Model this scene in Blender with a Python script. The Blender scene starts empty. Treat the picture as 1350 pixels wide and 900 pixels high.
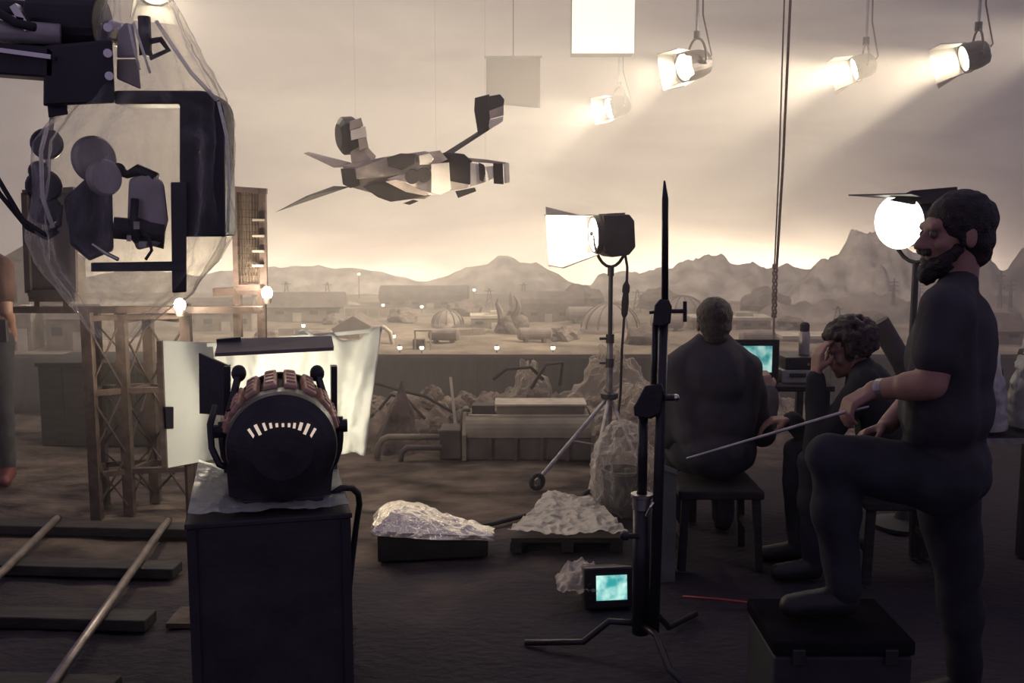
import bpy, bmesh, math, random
import numpy as np
from mathutils import Vector, Matrix, Quaternion, noise

C = bpy.context.scene.collection
SC = bpy.context.scene
V = Vector
PI = math.pi

# ------------------------------------------------------------------ camera
F_PX, CAM_H, PITCH = 1300.0, 1.66, math.radians(7.0)
cd = bpy.data.cameras.new('camera')
cam = bpy.data.objects.new('camera', cd)
C.objects.link(cam)
cam.location = (0, 0, CAM_H)
cam.rotation_euler = (PI / 2 - PITCH, 0, 0)
cd.sensor_fit = 'HORIZONTAL'
cd.sensor_width = 36.0
cd.lens = 36.0 * F_PX / 1350.0
cd.clip_start = 0.05
cd.clip_end = 200
SC.camera = cam

# ------------------------------------------------------------------ world and exposure
SC.view_settings.view_transform = 'Standard'
SC.view_settings.look = 'None'
SC.view_settings.gamma = 1.0
SC.view_settings.use_curve_mapping = False
SC.view_settings.exposure = 0.0
w = bpy.data.worlds.new('stage_ambient')
SC.world = w
w.use_nodes = True
w.node_tree.nodes['Background'].inputs[0].default_value = (0.62, 0.52, 0.86, 1)
w.node_tree.nodes['Background'].inputs[1].default_value = 0.30
SC.cycles.volume_bounces = 1
SC.cycles.max_bounces = 6
SC.cycles.diffuse_bounces = 3
SC.cycles.glossy_bounces = 3
SC.cycles.transmission_bounces = 6
SC.cycles.transparent_max_bounces = 24
SC.cycles.use_denoising = True
SC.cycles.sample_clamp_indirect = 4.0

WARM = (1.0, 0.855, 0.64)
PINK = (1.0, 0.845, 0.645)


def aim(o, target):
    d = V(target) - o.location
    o.rotation_euler = d.to_track_quat('-Z', 'Y').to_euler()


def area(name, loc, target, sx, sy, power, col=WARM, spread=PI):
    l = bpy.data.lights.new(name, 'AREA')
    l.shape = 'RECTANGLE'
    l.size, l.size_y, l.energy, l.color, l.spread = sx, sy, power, col, spread
    o = bpy.data.objects.new(name, l)
    C.objects.link(o)
    o.location = loc
    aim(o, target)
    return o


def spot(name, loc, target, power, deg, blend=0.35, rad=0.08, col=WARM, parent=None):
    l = bpy.data.lights.new(name, 'SPOT')
    l.energy, l.color, l.spot_size, l.spot_blend, l.shadow_soft_size = power, col, math.radians(deg), blend, rad
    o = bpy.data.objects.new(name, l)
    C.objects.link(o)
    o.location = loc
    aim(o, target)
    return o


def point(name, loc, power, rad=0.02, col=WARM):
    l = bpy.data.lights.new(name, 'POINT')
    l.energy, l.color, l.shadow_soft_size = power, col, rad
    o = bpy.data.objects.new(name, l)
    C.objects.link(o)
    o.location = loc
    return o


# ground row of cyclorama floods hidden behind the model mountains, and the overhead bank above the frame
area('cyclorama_ground_row', (0.5, 15.75, 0.35), (0.5, 17.2, 3.2), 15.5, 0.5, 1400, PINK)
area('overhead_flood_bank', (-1.2, 11.2, 8.8), (-0.4, 12.6, 0.0), 9.0, 3.0, 460, PINK, math.radians(105))
spot('added_model_spot', (4.2, 2.6, 4.4), (-0.62, 7.1, 1.98), 330, 17, 0.5, 0.12, (1.0, 0.88, 0.70))  # added spot out of frame, brightens the pale panels of the model aircraft

# ------------------------------------------------------------------ pixel to place (photograph measured at 1350 x 900)
_cp, _sp = math.cos(PITCH), math.sin(PITCH)


def P(px, py, Y):
    """The point of the place seen at a pixel, at distance Y from the camera."""
    u, v = (px - 675.0) / F_PX, (450.0 - py) / F_PX
    d = V((u, v * _sp + _cp, v * _cp - _sp))
    return V((0, 0, CAM_H)) + d * (Y / d.y)


def G(px, py, z=0.0):
    u, v = (px - 675.0) / F_PX, (450.0 - py) / F_PX
    d = V((u, v * _sp + _cp, v * _cp - _sp))
    return V((0, 0, CAM_H)) + d * ((z - CAM_H) / d.z)


# ------------------------------------------------------------------ materials
MATS = {}


def nodes_of(m):
    m.use_nodes = True
    return m.node_tree.nodes, m.node_tree.links


def mat(name, col, rough=0.6, metal=0.0, var=0.25, scale=8.0, bump=0.0, bscale=40.0, spec=0.4, col2=None, sheen=0.0, stretch=(1, 1, 1)):
    if name in MATS:
        return MATS[name]
    m = bpy.data.materials.new(name)
    N, L = nodes_of(m)
    b = N['Principled BSDF']
    b.inputs['Roughness'].default_value = rough
    b.inputs['Metallic'].default_value = metal
    b.inputs['Specular IOR Level'].default_value = spec
    tc = N.new('ShaderNodeTexCoord')
    mp = N.new('ShaderNodeMapping')
    mp.inputs['Scale'].default_value = stretch
    L.new(tc.outputs['Object'], mp.inputs[0])
    nz = N.new('ShaderNodeTexNoise')
    nz.inputs['Scale'].default_value = scale
    nz.inputs['Detail'].default_value = 5
    L.new(mp.outputs[0], nz.inputs['Vector'])
    r = N.new('ShaderNodeValToRGB')
    c = V(col)
    a = c * (1 - var)
    z = V(col2) if col2 else c * (1 + var)
    r.color_ramp.elements[0].position = 0.32
    r.color_ramp.elements[1].position = 0.68
    r.color_ramp.elements[0].color = (*a, 1)
    r.color_ramp.elements[1].color = (*z, 1)
    L.new(nz.outputs['Fac'], r.inputs[0])
    L.new(r.outputs[0], b.inputs['Base Color'])
    if bump > 0:
        n2 = N.new('ShaderNodeTexNoise')
        n2.inputs['Scale'].default_value = bscale
        n2.inputs['Detail'].default_value = 6
        L.new(mp.outputs[0], n2.inputs['Vector'])
        bp = N.new('ShaderNodeBump')
        bp.inputs['Strength'].default_value = bump
        bp.inputs['Distance'].default_value = 0.02
        L.new(n2.outputs['Fac'], bp.inputs['Height'])
        L.new(bp.outputs[0], b.inputs['Normal'])
    MATS[name] = m
    return m


def emit(name, col, strength):
    if name in MATS:
        return MATS[name]
    m = bpy.data.materials.new(name)
    N, L = nodes_of(m)
    b = N['Principled BSDF']
    b.inputs['Base Color'].default_value = (0.8, 0.78, 0.7, 1)
    b.inputs['Emission Color'].default_value = (*col, 1)
    b.inputs['Emission Strength'].default_value = strength
    MATS[name] = m
    return m


def plastic(name, tint=(0.9, 0.88, 0.8), opacity=0.25, rough=0.18, wrinkle=0.9, edge=0.75):
    """Thin clear sheet: lets the view through, adds a milky body and a gloss on its creases."""
    if name in MATS:
        return MATS[name]
    m = bpy.data.materials.new(name)
    N, L = nodes_of(m)
    out = N['Material Output']
    b = N['Principled BSDF']
    b.inputs['Base Color'].default_value = (*tint, 1)
    b.inputs['Roughness'].default_value = rough
    b.inputs['Specular IOR Level'].default_value = 0.8
    tl = N.new('ShaderNodeBsdfTranslucent')
    tl.inputs[0].default_value = (*tint, 1)
    mb = N.new('ShaderNodeMixShader')
    mb.inputs[0].default_value = 0.35
    L.new(b.outputs[0], mb.inputs[1])
    L.new(tl.outputs[0], mb.inputs[2])
    tr = N.new('ShaderNodeBsdfTransparent')
    tr.inputs[0].default_value = (0.97, 0.96, 0.93, 1)
    lw = N.new('ShaderNodeLayerWeight')
    lw.inputs[0].default_value = 0.35
    nz = N.new('ShaderNodeTexNoise')
    tc = N.new('ShaderNodeTexCoord')
    L.new(tc.outputs['Object'], nz.inputs['Vector'])
    nz.inputs['Scale'].default_value = 9
    nz.inputs['Detail'].default_value = 6
    bp = N.new('ShaderNodeBump')
    bp.inputs['Strength'].default_value = wrinkle
    bp.inputs['Distance'].default_value = 0.05
    L.new(nz.outputs['Fac'], bp.inputs['Height'])
    L.new(bp.outputs[0], b.inputs['Normal'])
    L.new(bp.outputs[0], lw.inputs['Normal'])
    ma = N.new('ShaderNodeMath')
    ma.operation = 'MULTIPLY_ADD'
    ma.inputs[1].default_value = edge
    ma.inputs[2].default_value = opacity
    ma.use_clamp = True
    L.new(lw.outputs['Facing'], ma.inputs[0])
    mx = N.new('ShaderNodeMixShader')
    L.new(ma.outputs[0], mx.inputs[0])
    L.new(tr.outputs[0], mx.inputs[1])
    L.new(mb.outputs[0], mx.inputs[2])
    L.new(mx.outputs[0], out.inputs['Surface'])
    MATS[name] = m
    return m


def cloth_sheet(name, col, trans=0.5):
    """White diffusion cloth that glows through when lit from the other side."""
    if name in MATS:
        return MATS[name]
    m = mat(name, col, 0.8, var=0.06, scale=5, bump=0.15, bscale=12)
    N, L = m.node_tree.nodes, m.node_tree.links
    out, b = N['Material Output'], N['Principled BSDF']
    tl = N.new('ShaderNodeBsdfTranslucent')
    tl.inputs[0].default_value = (*col, 1)
    mx = N.new('ShaderNodeMixShader')
    mx.inputs[0].default_value = trans
    L.new(b.outputs[0], mx.inputs[1])
    L.new(tl.outputs[0], mx.inputs[2])
    L.new(mx.outputs[0], out.inputs['Surface'])
    return m


BLACK = mat('black_paint', (0.034, 0.030, 0.034), 0.55, bump=0.1)
RUBBER = mat('black_rubber', (0.028, 0.026, 0.029), 0.7)
DKMETAL = mat('dark_metal', (0.06, 0.055, 0.055), 0.42, 0.6, bump=0.05)
STEEL = mat('dull_steel', (0.36, 0.34, 0.32), 0.38, 0.85, scale=20)
CHROME = mat('bright_chrome', (0.7, 0.68, 0.64), 0.18, 1.0, var=0.08)
RUST = mat('rusty_scaffold', (0.060, 0.040, 0.033), 0.8, 0.0, var=0.45, scale=14, bump=0.2)
BRNWOOD = mat('brown_board', (0.105, 0.072, 0.060), 0.75, var=0.3, scale=6, stretch=(1, 1, 6), bump=0.1)
DKWOOD = mat('dark_timber', (0.026, 0.022, 0.022), 0.8, var=0.4, scale=6, stretch=(1, 5, 5), bump=0.25)
DIRT = mat('set_dirt', (0.12, 0.092, 0.074), 0.95, var=0.45, scale=5, bump=0.8, bscale=18)
CLEAR = plastic('clear_plastic', opacity=0.10)
MILKY = plastic('milky_plastic', (0.86, 0.83, 0.76), opacity=0.42, rough=0.22)
GLOW = emit('lamp_lens_glow', (1.0, 0.93, 0.74), 9.0)

# ------------------------------------------------------------------ mesh builders (world coordinates)
ORG = {}


class MB:
    def __init__(s):
        s.bm = bmesh.new()
        s.M = None
        s.mi = 0

    def _v(s, p):
        p = V(p)
        return s.bm.verts.new(s.M @ p if s.M is not None else p)

    def _f(s, vs):
        try:
            f = s.bm.faces.new(vs)
            f.material_index = s.mi
            return f
        except ValueError:
            return None

    def box(s, c, size, R=None):
        c = V(c)
        hx, hy, hz = [q / 2 for q in size]
        pts = [V((x, y, z)) for x in (-hx, hx) for y in (-hy, hy) for z in (-hz, hz)]
        if R is not None:
            pts = [R @ p for p in pts]
        v = [s._v(c + p) for p in pts]
        for q in ((0, 1, 3, 2), (4, 6, 7, 5), (0, 4, 5, 1), (2, 3, 7, 6), (0, 2, 6, 4), (1, 5, 7, 3)):
            s._f([v[i] for i in q])
        return s

    def bar(s, a, b, wd, th, up=(0, 0, 1)):
        a, b = V(a), V(b)
        d = (b - a).normalized()
        up = V(up)
        if abs(d.dot(up)) > 0.98:
            up = V((0, 1, 0))
        x = d.cross(up).normalized()
        z = x.cross(d)
        v = []
        for p in (a, b):
            for sx, sz in ((-1, -1), (1, -1), (1, 1), (-1, 1)):
                v.append(s._v(p + x * sx * wd / 2 + z * sz * th / 2))
        for q in ((3, 2, 1, 0), (4, 5, 6, 7), (0, 1, 5, 4), (1, 2, 6, 5), (2, 3, 7, 6), (3, 0, 4, 7)):
            s._f([v[i] for i in q])
        return s

    def tube(s, pts, r, n=8, cap=True):
        pts = [V(p) for p in pts]
        rs = r if isinstance(r, (list, tuple)) else [r] * len(pts)
        rings = []
        d0 = (pts[1] - pts[0]).normalized()
        x = d0.orthogonal().normalized()
        for i, p in enumerate(pts):
            if i == 0:
                d = d0
            elif i == len(pts) - 1:
                d = (pts[i] - pts[i - 1]).normalized()
            else:
                d = ((pts[i] - pts[i - 1]).normalized() + (pts[i + 1] - pts[i]).normalized())
                d = d.normalized() if d.length > 1e-6 else (pts[i + 1] - pts[i]).normalized()
            x = (x - d * x.dot(d))
            x = x.normalized() if x.length > 1e-6 else d.orthogonal().normalized()
            y = d.cross(x)
            rings.append([s._v(p + (x * math.cos(2 * PI * k / n) + y * math.sin(2 * PI * k / n)) * rs[i]) for k in range(n)])
        for i in range(len(rings) - 1):
            for k in range(n):
                s._f([rings[i][k], rings[i][(k + 1) % n], rings[i + 1][(k + 1) % n], rings[i + 1][k]])
        if cap:
            s._f(rings[0][::-1])
            s._f(rings[-1])
        return s

    def cyl(s, a, b, r0, r1=None, n=16, cap=True):
        return s.tube([a, b], [r0, r0 if r1 is None else r1], n, cap)

    def lathe(s, prof, o, d, n=24):
        """prof: (radius, distance along d) pairs."""
        o, d = V(o), V(d).normalized()
        x = d.orthogonal().normalized()
        y = d.cross(x)
        rings = []
        for r, h in prof:
            if r < 1e-5:
                rings.append([s._v(o + d * h)])
            else:
                rings.append([s._v(o + d * h + (x * math.cos(2 * PI * k / n) + y * math.sin(2 * PI * k / n)) * r) for k in range(n)])
        for i in range(len(rings) - 1):
            A, B = rings[i], rings[i + 1]
            for k in range(n):
                a0, a1 = A[k % len(A)], A[(k + 1) % len(A)]
                b0, b1 = B[k % len(B)], B[(k + 1) % len(B)]
                vs = []
                for q in (a0, a1, b1, b0):
                    if q not in vs:
                        vs.append(q)
                if len(vs) > 2:
                    s._f(vs)
        return s

    def sph(s, c, r, n=12, R=None):
        c = V(c)
        r = V(r) if isinstance(r, (tuple, list, Vector)) else V((r, r, r))
        m = max(4, n // 2)
        rings = []
        for i in range(m + 1):
            t = PI * i / m
            if i in (0, m):
                q = V((0, 0, r.z * math.cos(t)))
                rings.append([s._v(c + (R @ q if R is not None else q))])
            else:
                ring = []
                for k in range(n):
                    a = 2 * PI * k / n
                    q = V((r.x * math.sin(t) * math.cos(a), r.y * math.sin(t) * math.sin(a), r.z * math.cos(t)))
                    ring.append(s._v(c + (R @ q if R is not None else q)))
                rings.append(ring)
        for i in range(m):
            A, B = rings[i], rings[i + 1]
            for k in range(n):
                vs = []
                for q in (A[k % len(A)], B[k % len(B)], B[(k + 1) % len(B)], A[(k + 1) % len(A)]):
                    if q not in vs:
                        vs.append(q)
                s._f(vs)
        return s

    def hull(s, pts):
        vs = [s._v(p) for p in pts]
        r = bmesh.ops.convex_hull(s.bm, input=vs)
        for f in r['geom']:
            if isinstance(f, bmesh.types.BMFace):
                f.material_index = s.mi
        dead = [g for g in set(r['geom_interior']) | set(r['geom_unused']) if isinstance(g, bmesh.types.BMVert) and g.is_valid]
        if dead:
            bmesh.ops.delete(s.bm, geom=dead, context='VERTS')
        return s

    def prism(s, poly, depth):
        """poly: world points of one flat outline; depth: vector of extrusion."""
        depth = V(depth)
        a = [s._v(p) for p in poly]
        b = [s._v(V(p) + depth) for p in poly]
        s._f(a[::-1])
        s._f(b)
        n = len(a)
        for i in range(n):
            s._f([a[i], a[(i + 1) % n], b[(i + 1) % n], b[i]])
        return s

    def grid(s, fn, nu, nv, closed=False):
        g = [[s._v(fn(i / nu, j / nv)) for j in range(nv + 1)] for i in range(nu + (0 if closed else 1))]
        n = len(g)
        for i in range(nu):
            for j in range(nv):
                s._f([g[i][j], g[(i + 1) % n][j], g[(i + 1) % n][j + 1], g[i][j + 1]])
        return s

    def build(s, name, m, parent=None, smooth=False, bevel=0.0, thick=0.0, origin=None, keep_normals=False):
        if origin is None:
            origin = ORG[parent.name] if parent is not None else V((0, 0, 0))
        origin = V(origin)
        if not keep_normals:
            bmesh.ops.recalc_face_normals(s.bm, faces=s.bm.faces[:])
        bmesh.ops.translate(s.bm, verts=s.bm.verts[:], vec=-origin)
        me = bpy.data.meshes.new(name)
        s.bm.to_mesh(me)
        s.bm.free()
        for q in (m if isinstance(m, (list, tuple)) else [m]):
            me.materials.append(q)
        if smooth:
            me.polygons.foreach_set('use_smooth', [True] * len(me.polygons))
        o = bpy.data.objects.new(name, me)
        C.objects.link(o)
        ORG[o.name] = origin
        if parent is not None:
            o.parent = parent
        else:
            o.location = origin
        if thick:
            q = o.modifiers.new('thickness', 'SOLIDIFY')
            q.thickness = thick
            q.offset = 0
        if bevel:
            q = o.modifiers.new('edges', 'BEVEL')
            q.width = bevel
            q.segments = 2
            q.limit_method = 'ANGLE'
            q.angle_limit = math.radians(40)
        if smooth and bevel:
            pass
        return o


def thing(name, label, cat, loc, group=None):
    o = bpy.data.objects.new(name, None)
    C.objects.link(o)
    o.location = loc
    o.empty_display_size = 0.1
    o['label'], o['category'] = label, cat
    if group:
        o['group'] = group
    ORG[o.name] = V(loc)
    return o


def tag(o, label, cat, group=None, kind=None):
    o['label'], o['category'] = label, cat
    if group:
        o['group'] = group
    if kind:
        o['kind'] = kind
    return o


def structure(o, label=None):
    o['kind'] = 'structure'
    if label:
        o['label'] = label
    return o


def kids(o):
    return [c for c in bpy.data.objects if c.parent is o]


def copy_tree(o, loc=None, rotz=None, scale=None, label=None, parent=None):
    c = o.copy()
    C.objects.link(c)
    c.parent = parent
    if parent is None:
        if loc is not None:
            c.location = loc
        if rotz is not None:
            c.rotation_euler.z = rotz
        if scale is not None:
            c.scale = scale if isinstance(scale, (tuple, list)) else (scale,) * 3
        if label:
            c['label'] = label
    for ch in kids(o):
        copy_tree(ch, parent=c)
    return c


def fbm(x, y, z=0.0, oct=4):
    return noise.fractal(V((x, y, z)), 1.0, 2.0, oct, noise_basis='PERLIN_ORIGINAL')


def crumple(nu, nv, fn, amp, sc, seed=0.0):
    """A wrapped sheet: fn(u, v) gives (point, normal); ridged noise creases it."""
    mb = MB()

    def q(u, v):
        p, n = fn(u, v)
        a = 1 - abs(noise.noise(V((p.x * sc + seed, p.y * sc, p.z * sc)))) * 2
        b = 1 - abs(noise.noise(V((p.x * sc * 2.3, p.y * sc * 2.3 + seed, p.z * sc * 2.3)))) * 2
        return p + V(n) * amp * (a * 0.65 + b * 0.35)
    mb.grid(q, nu, nv)
    return mb

# ================================================================== the setting
# stage floor: uneven dirt
def floor_fn(u, v):
    x = -9 + 18 * u
    y = -1.5 + 12.0 * v
    z = 0.018 * fbm(x * 1.3, y * 1.3, 3.1) + 0.010 * fbm(x * 5, y * 5, 1.7)
    return V((x, y, z - 0.012))


fm = mat('stage_floor_dirt_shade', (0.085, 0.066, 0.056), 0.9, var=0.55, scale=3.2, bump=0.9, bscale=16, stretch=(1, 1.6, 1), col2=(0.165, 0.128, 0.102))
# dirt blends to near black towards camera and right, shade painted into the colour
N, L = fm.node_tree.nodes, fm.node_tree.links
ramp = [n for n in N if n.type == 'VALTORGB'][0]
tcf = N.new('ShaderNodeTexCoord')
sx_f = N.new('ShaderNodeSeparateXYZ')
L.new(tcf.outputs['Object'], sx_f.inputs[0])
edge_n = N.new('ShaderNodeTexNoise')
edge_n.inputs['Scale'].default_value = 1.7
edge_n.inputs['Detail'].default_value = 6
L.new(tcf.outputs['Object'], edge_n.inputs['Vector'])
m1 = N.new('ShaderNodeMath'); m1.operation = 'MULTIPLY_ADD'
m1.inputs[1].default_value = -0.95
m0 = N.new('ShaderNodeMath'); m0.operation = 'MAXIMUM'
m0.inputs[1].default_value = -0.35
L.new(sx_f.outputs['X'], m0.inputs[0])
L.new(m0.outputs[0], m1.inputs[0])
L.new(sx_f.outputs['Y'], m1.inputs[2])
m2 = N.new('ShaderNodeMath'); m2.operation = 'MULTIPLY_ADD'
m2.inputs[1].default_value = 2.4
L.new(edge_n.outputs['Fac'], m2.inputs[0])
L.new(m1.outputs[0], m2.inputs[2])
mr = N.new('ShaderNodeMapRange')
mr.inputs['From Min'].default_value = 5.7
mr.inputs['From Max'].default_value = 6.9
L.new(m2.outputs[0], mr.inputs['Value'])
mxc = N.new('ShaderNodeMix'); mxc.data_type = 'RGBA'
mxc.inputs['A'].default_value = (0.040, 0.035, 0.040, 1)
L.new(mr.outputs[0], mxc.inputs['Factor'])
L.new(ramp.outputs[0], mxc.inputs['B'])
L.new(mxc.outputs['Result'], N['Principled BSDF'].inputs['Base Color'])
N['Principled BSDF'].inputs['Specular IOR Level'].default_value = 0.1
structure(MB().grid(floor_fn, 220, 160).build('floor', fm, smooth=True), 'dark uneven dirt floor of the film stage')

# painted cyclorama
bm_ = bpy.data.materials.new('painted_sky_cloth')
N, L = nodes_of(bm_)
b = N['Principled BSDF']
b.inputs['Roughness'].default_value = 0.95
b.inputs['Specular IOR Level'].default_value = 0.05
tc = N.new('ShaderNodeTexCoord')
mp = N.new('ShaderNodeMapping')
mp.inputs['Scale'].default_value = (0.16, 0.5, 0.62)
L.new(tc.outputs['Object'], mp.inputs[0])
nz = N.new('ShaderNodeTexNoise')
nz.inputs['Scale'].default_value = 1.6
nz.inputs['Detail'].default_value = 7
nz.inputs['Roughness'].default_value = 0.55
nz.inputs['Distortion'].default_value = 0.5
L.new(mp.outputs[0], nz.inputs['Vector'])
rp = N.new('ShaderNodeValToRGB')
rp.color_ramp.elements[0].position = 0.36
rp.color_ramp.elements[0].color = (0.46, 0.38, 0.33, 1)
rp.color_ramp.elements[1].position = 0.60
rp.color_ramp.elements[1].color = (0.74, 0.66, 0.54, 1)
L.new(nz.outputs['Fac'], rp.inputs[0])
L.new(rp.outputs[0], b.inputs['Base Color'])


def cyc(u, v):
    a = (u - 0.5) * 2
    x = 17.0 * a
    y = 17.2 - 5.5 * max(0, abs(a) - 0.62) ** 2 / 0.1444
    return V((x, y, -0.1 + 9.6 * v))


structure(MB().grid(cyc, 60, 8).build('wall_back', bm_, smooth=True), 'painted cloudy sky backdrop curving round the stage')

# raised platform that carries the model landscape
PL_Y0, PL_Z = 8.5, 0.50
plat = thing('model_platform', 'raised platform of the model landscape with a dark boarded front', 'platform', (0, PL_Y0, 0))
plat['kind'] = 'structure'
skm = mat('platform_skirt', (0.060, 0.046, 0.040), 0.85, var=0.35, scale=5, stretch=(3, 1, 0.6), bump=0.2)
random.seed(4)
x = -9.0
first = None
while x < 9.0:
    wd = 0.62
    pb = MB()
    pb.box((x + wd / 2, PL_Y0 + 0.012 + random.uniform(0, 0.012), PL_Z / 2 - 0.01), (wd - 0.012, 0.024, PL_Z))
    pb.build('skirt_board', skm, plat)
    x += wd
MB().box((0, PL_Y0 + 0.07, PL_Z / 2 - 0.02), (18, 0.02, PL_Z - 0.04)).build('skirt_backing', skm, plat)
MB().bar((-9, PL_Y0 + 0.0, PL_Z - 0.012), (9, PL_Y0 + 0.0, PL_Z - 0.012), 0.05, 0.035).build('edge_rail', BRNWOOD, plat)


def land_z(x, y):
    t = (y - PL_Y0) / 7.0
    return PL_Z + 0.10 * t + 0.03 * fbm(x * 1.1, y * 1.1, 5.0) * min(1, t * 6 + 0.2) + 0.012 * fbm(x * 4, y * 4, 2.0)


LANDM = mat('model_ground', (0.20, 0.155, 0.115), 0.95, var=0.4, scale=3, bump=0.7, bscale=14, col2=(0.32, 0.25, 0.18))
MB().grid(lambda u, v: V((-10 + 20 * u, PL_Y0 + 0.02 + 7.6 * v, land_z(-10 + 20 * u, PL_Y0 + 0.02 + 7.6 * v))), 200, 76).build('model_ground', LANDM, plat, smooth=True)

# model mountains along the back of the platform
MTM = mat('model_mountain', (0.36, 0.29, 0.235), 0.95, var=0.4, scale=4, bump=0.9, bscale=12, col2=(0.62, 0.52, 0.42))
MTD = mat('model_mountain_dark', (0.20, 0.155, 0.13), 0.95, var=0.45, scale=3, bump=0.8, bscale=12, col2=(0.34, 0.27, 0.22))


def ridge(name, label, prof, Y, depth, m, seed, rough=0.06, nx=120, ny=22, sharp=2.0):
    """prof: (px, py) of the skyline; a solid hill body built from the platform up to that height."""
    pts = [P(a, b_, Y) for a, b_ in prof]
    x0, x1 = pts[0].x, pts[-1].x

    def top(x):
        for a, b_ in zip(pts, pts[1:]):
            if a.x <= x <= b_.x:
                t = (x - a.x) / max(1e-6, b_.x - a.x)
                return a.z + (b_.z - a.z) * t
        return pts[-1].z
    base = PL_Z - 0.02

    def fn(u, v):
        x = x0 + (x1 - x0) * u
        y = Y + depth * (v * 2 - 1)
        k = 1 - abs(v * 2 - 1)
        h = (top(x) - base)
        prof_ = k ** 0.8
        rid = abs(noise.noise(V((x * sharp, y * sharp * 0.6, seed))))
        z = base + h * prof_ + (rough * h / 0.5) * (fbm(x * 3.2, y * 3.2, seed, 5) - rid * 1.2 * (1 - k * 0.5)) * min(1, k * 3)
        ed = min(1, u * 14, (1 - u) * 14)
        return V((x, y, base + max(0, (z - base)) * ed - 0.01))
    o = MB().grid(fn, nx, ny).build(name, m, smooth=True, origin=(sum(p.x for p in pts) / len(pts), Y, base))
    o['kind'] = 'structure'
    o['label'] = label
    return o


ridge('mountain', 'long low pale model hills behind the miniature town',
      [(-60, 372), (20, 360), (90, 368), (180, 352), (260, 362), (330, 350), (400, 349), (440, 353), (470, 350), (520, 362), (560, 370), (600, 358), (640, 344), (672, 336), (705, 346), (740, 362), (800, 368)], 15.3, 0.8, MTM, 1.0)
ridge('mountain', 'craggy model mountain ridge behind the seated crew at the monitor',
      [(760, 372), (800, 360), (840, 352), (862, 356), (890, 342), (930, 330), (960, 345), (985, 340), (1010, 352), (1040, 344), (1070, 352), (1100, 350), (1140, 360)], 14.2, 0.9, MTM, 2.0, 0.09)
ridge('mountain', 'tall cone shaped model mountain with pale streaked flanks beside the bearded man',
      [(1030, 380), (1065, 358), (1095, 340), (1120, 312), (1140, 294), (1165, 296), (1190, 318), (1225, 350), (1260, 375), (1300, 388)], 13.4, 0.9, MTM, 3.0, 0.13, 110, 30, 3.2)
ridge('mountain', 'dark peaked model mountain beyond the bearded man',
      [(1235, 392), (1262, 368), (1285, 336), (1300, 330), (1320, 352), (1345, 338), (1380, 300), (1440, 330), (1520, 380)], 12.4, 0.8, MTD, 4.0, 0.14, 90, 24, 3.5)
ridge('mountain', 'low dark jagged model ridge in front of the cone mountain',
      [(985, 402), (1040, 394), (1090, 398), (1130, 388), (1170, 384), (1200, 394), (1240, 388), (1300, 390), (1350, 380), (1420, 386), (1500, 395)], 11.4, 0.6, MTD, 5.0, 0.16, 140, 20, 5.0)
ridge('mountain', 'low brown model hills behind the scaffold tower',
      [(-220, 380), (-120, 364), (-40, 372), (30, 378), (120, 392), (220, 398), (330, 396), (420, 392), (520, 402)], 13.0, 0.7, MTM, 6.0, 0.08)

# ================================================================== the model town on the platform
SHEDW = mat('model_shed_wall', (0.24, 0.19, 0.15), 0.85, var=0.3, scale=9, bump=0.2)
SHEDR = mat('model_shed_roof', (0.15, 0.115, 0.095), 0.8, var=0.3, scale=12, bump=0.2)
SHEDP = mat('model_pale_panel', (0.46, 0.40, 0.31), 0.7, var=0.2, scale=9)
WINM = mat('model_window', (0.07, 0.06, 0.06), 0.3, var=0.1)


def LA(px, Y):
    x = P(px, 400, Y).x
    return V((x, Y, land_z(x, Y)))


def shed(px, Y, wd, dp, h, kind, label, rot=0.0, group='sheds of the miniature town', base=None):
    c = V(base) if base is not None else LA(px, Y) - V((0, 0, 0.015))
    t = thing('model_shed', label, 'model building', c, group)
    R = Matrix.Rotation(rot, 3, 'Z')
    M = Matrix.Translation(c) @ R.to_4x4()
    b = MB(); b.M = M
    b.box((0, 0, h / 2), (wd, dp, h))
    b.build('wall', SHEDW, t)
    b = MB(); b.M = M
    if kind == 'gable':
        rh = dp * 0.38
        e = 0.04 * wd + 0.008
        b.prism([V((-wd / 2 - e, -dp / 2 - e, h - 0.004)), V((-wd / 2 - e, dp / 2 + e, h - 0.004)), V((-wd / 2 - e, 0, h + rh))], (wd + 2 * e, 0, 0))
    elif kind == 'peak':
        rh = wd * 0.30
        e = 0.03 * wd
        b.prism([V((-wd / 2 - e, -dp / 2 - e, h - 0.004)), V((wd / 2 + e, -dp / 2 - e, h - 0.004)), V((0, -dp / 2 - e, h + rh))], (0, dp + 2 * e, 0))
    elif kind == 'flat':
        b.box((0, 0, h + 0.012), (wd * 1.06, dp * 1.06, 0.03))
        b.box((wd * 0.2, 0, h + 0.04), (wd * 0.22, dp * 0.4, 0.05))
    elif kind == 'vault':
        n = 10
        b.prism([V((-wd / 2 - 0.01, math.cos(PI * i / n) * dp * 0.52, h - 0.004 + math.sin(PI * i / n) * dp * 0.4)) for i in range(n + 1)], (wd + 0.02, 0, 0))
    b.build('roof', SHEDR if kind != 'flat' else SHEDP, t)
    nw = max(2, int(wd / 0.16))
    for k in range(nw):
        xx = (k + 0.5) / nw * wd - wd / 2
        b = MB(); b.M = M
        if k == nw // 2:
            b.box((xx, -dp / 2 - 0.004, h * 0.3), (wd / nw * 0.5, 0.012, h * 0.6))
            b.build('door', SHEDP, t)
        else:
            b.box((xx, -dp / 2 - 0.003, h * 0.62), (wd / nw * 0.5, 0.012, h * 0.26))
            b.build('window', WINM, t)
    return t


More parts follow.
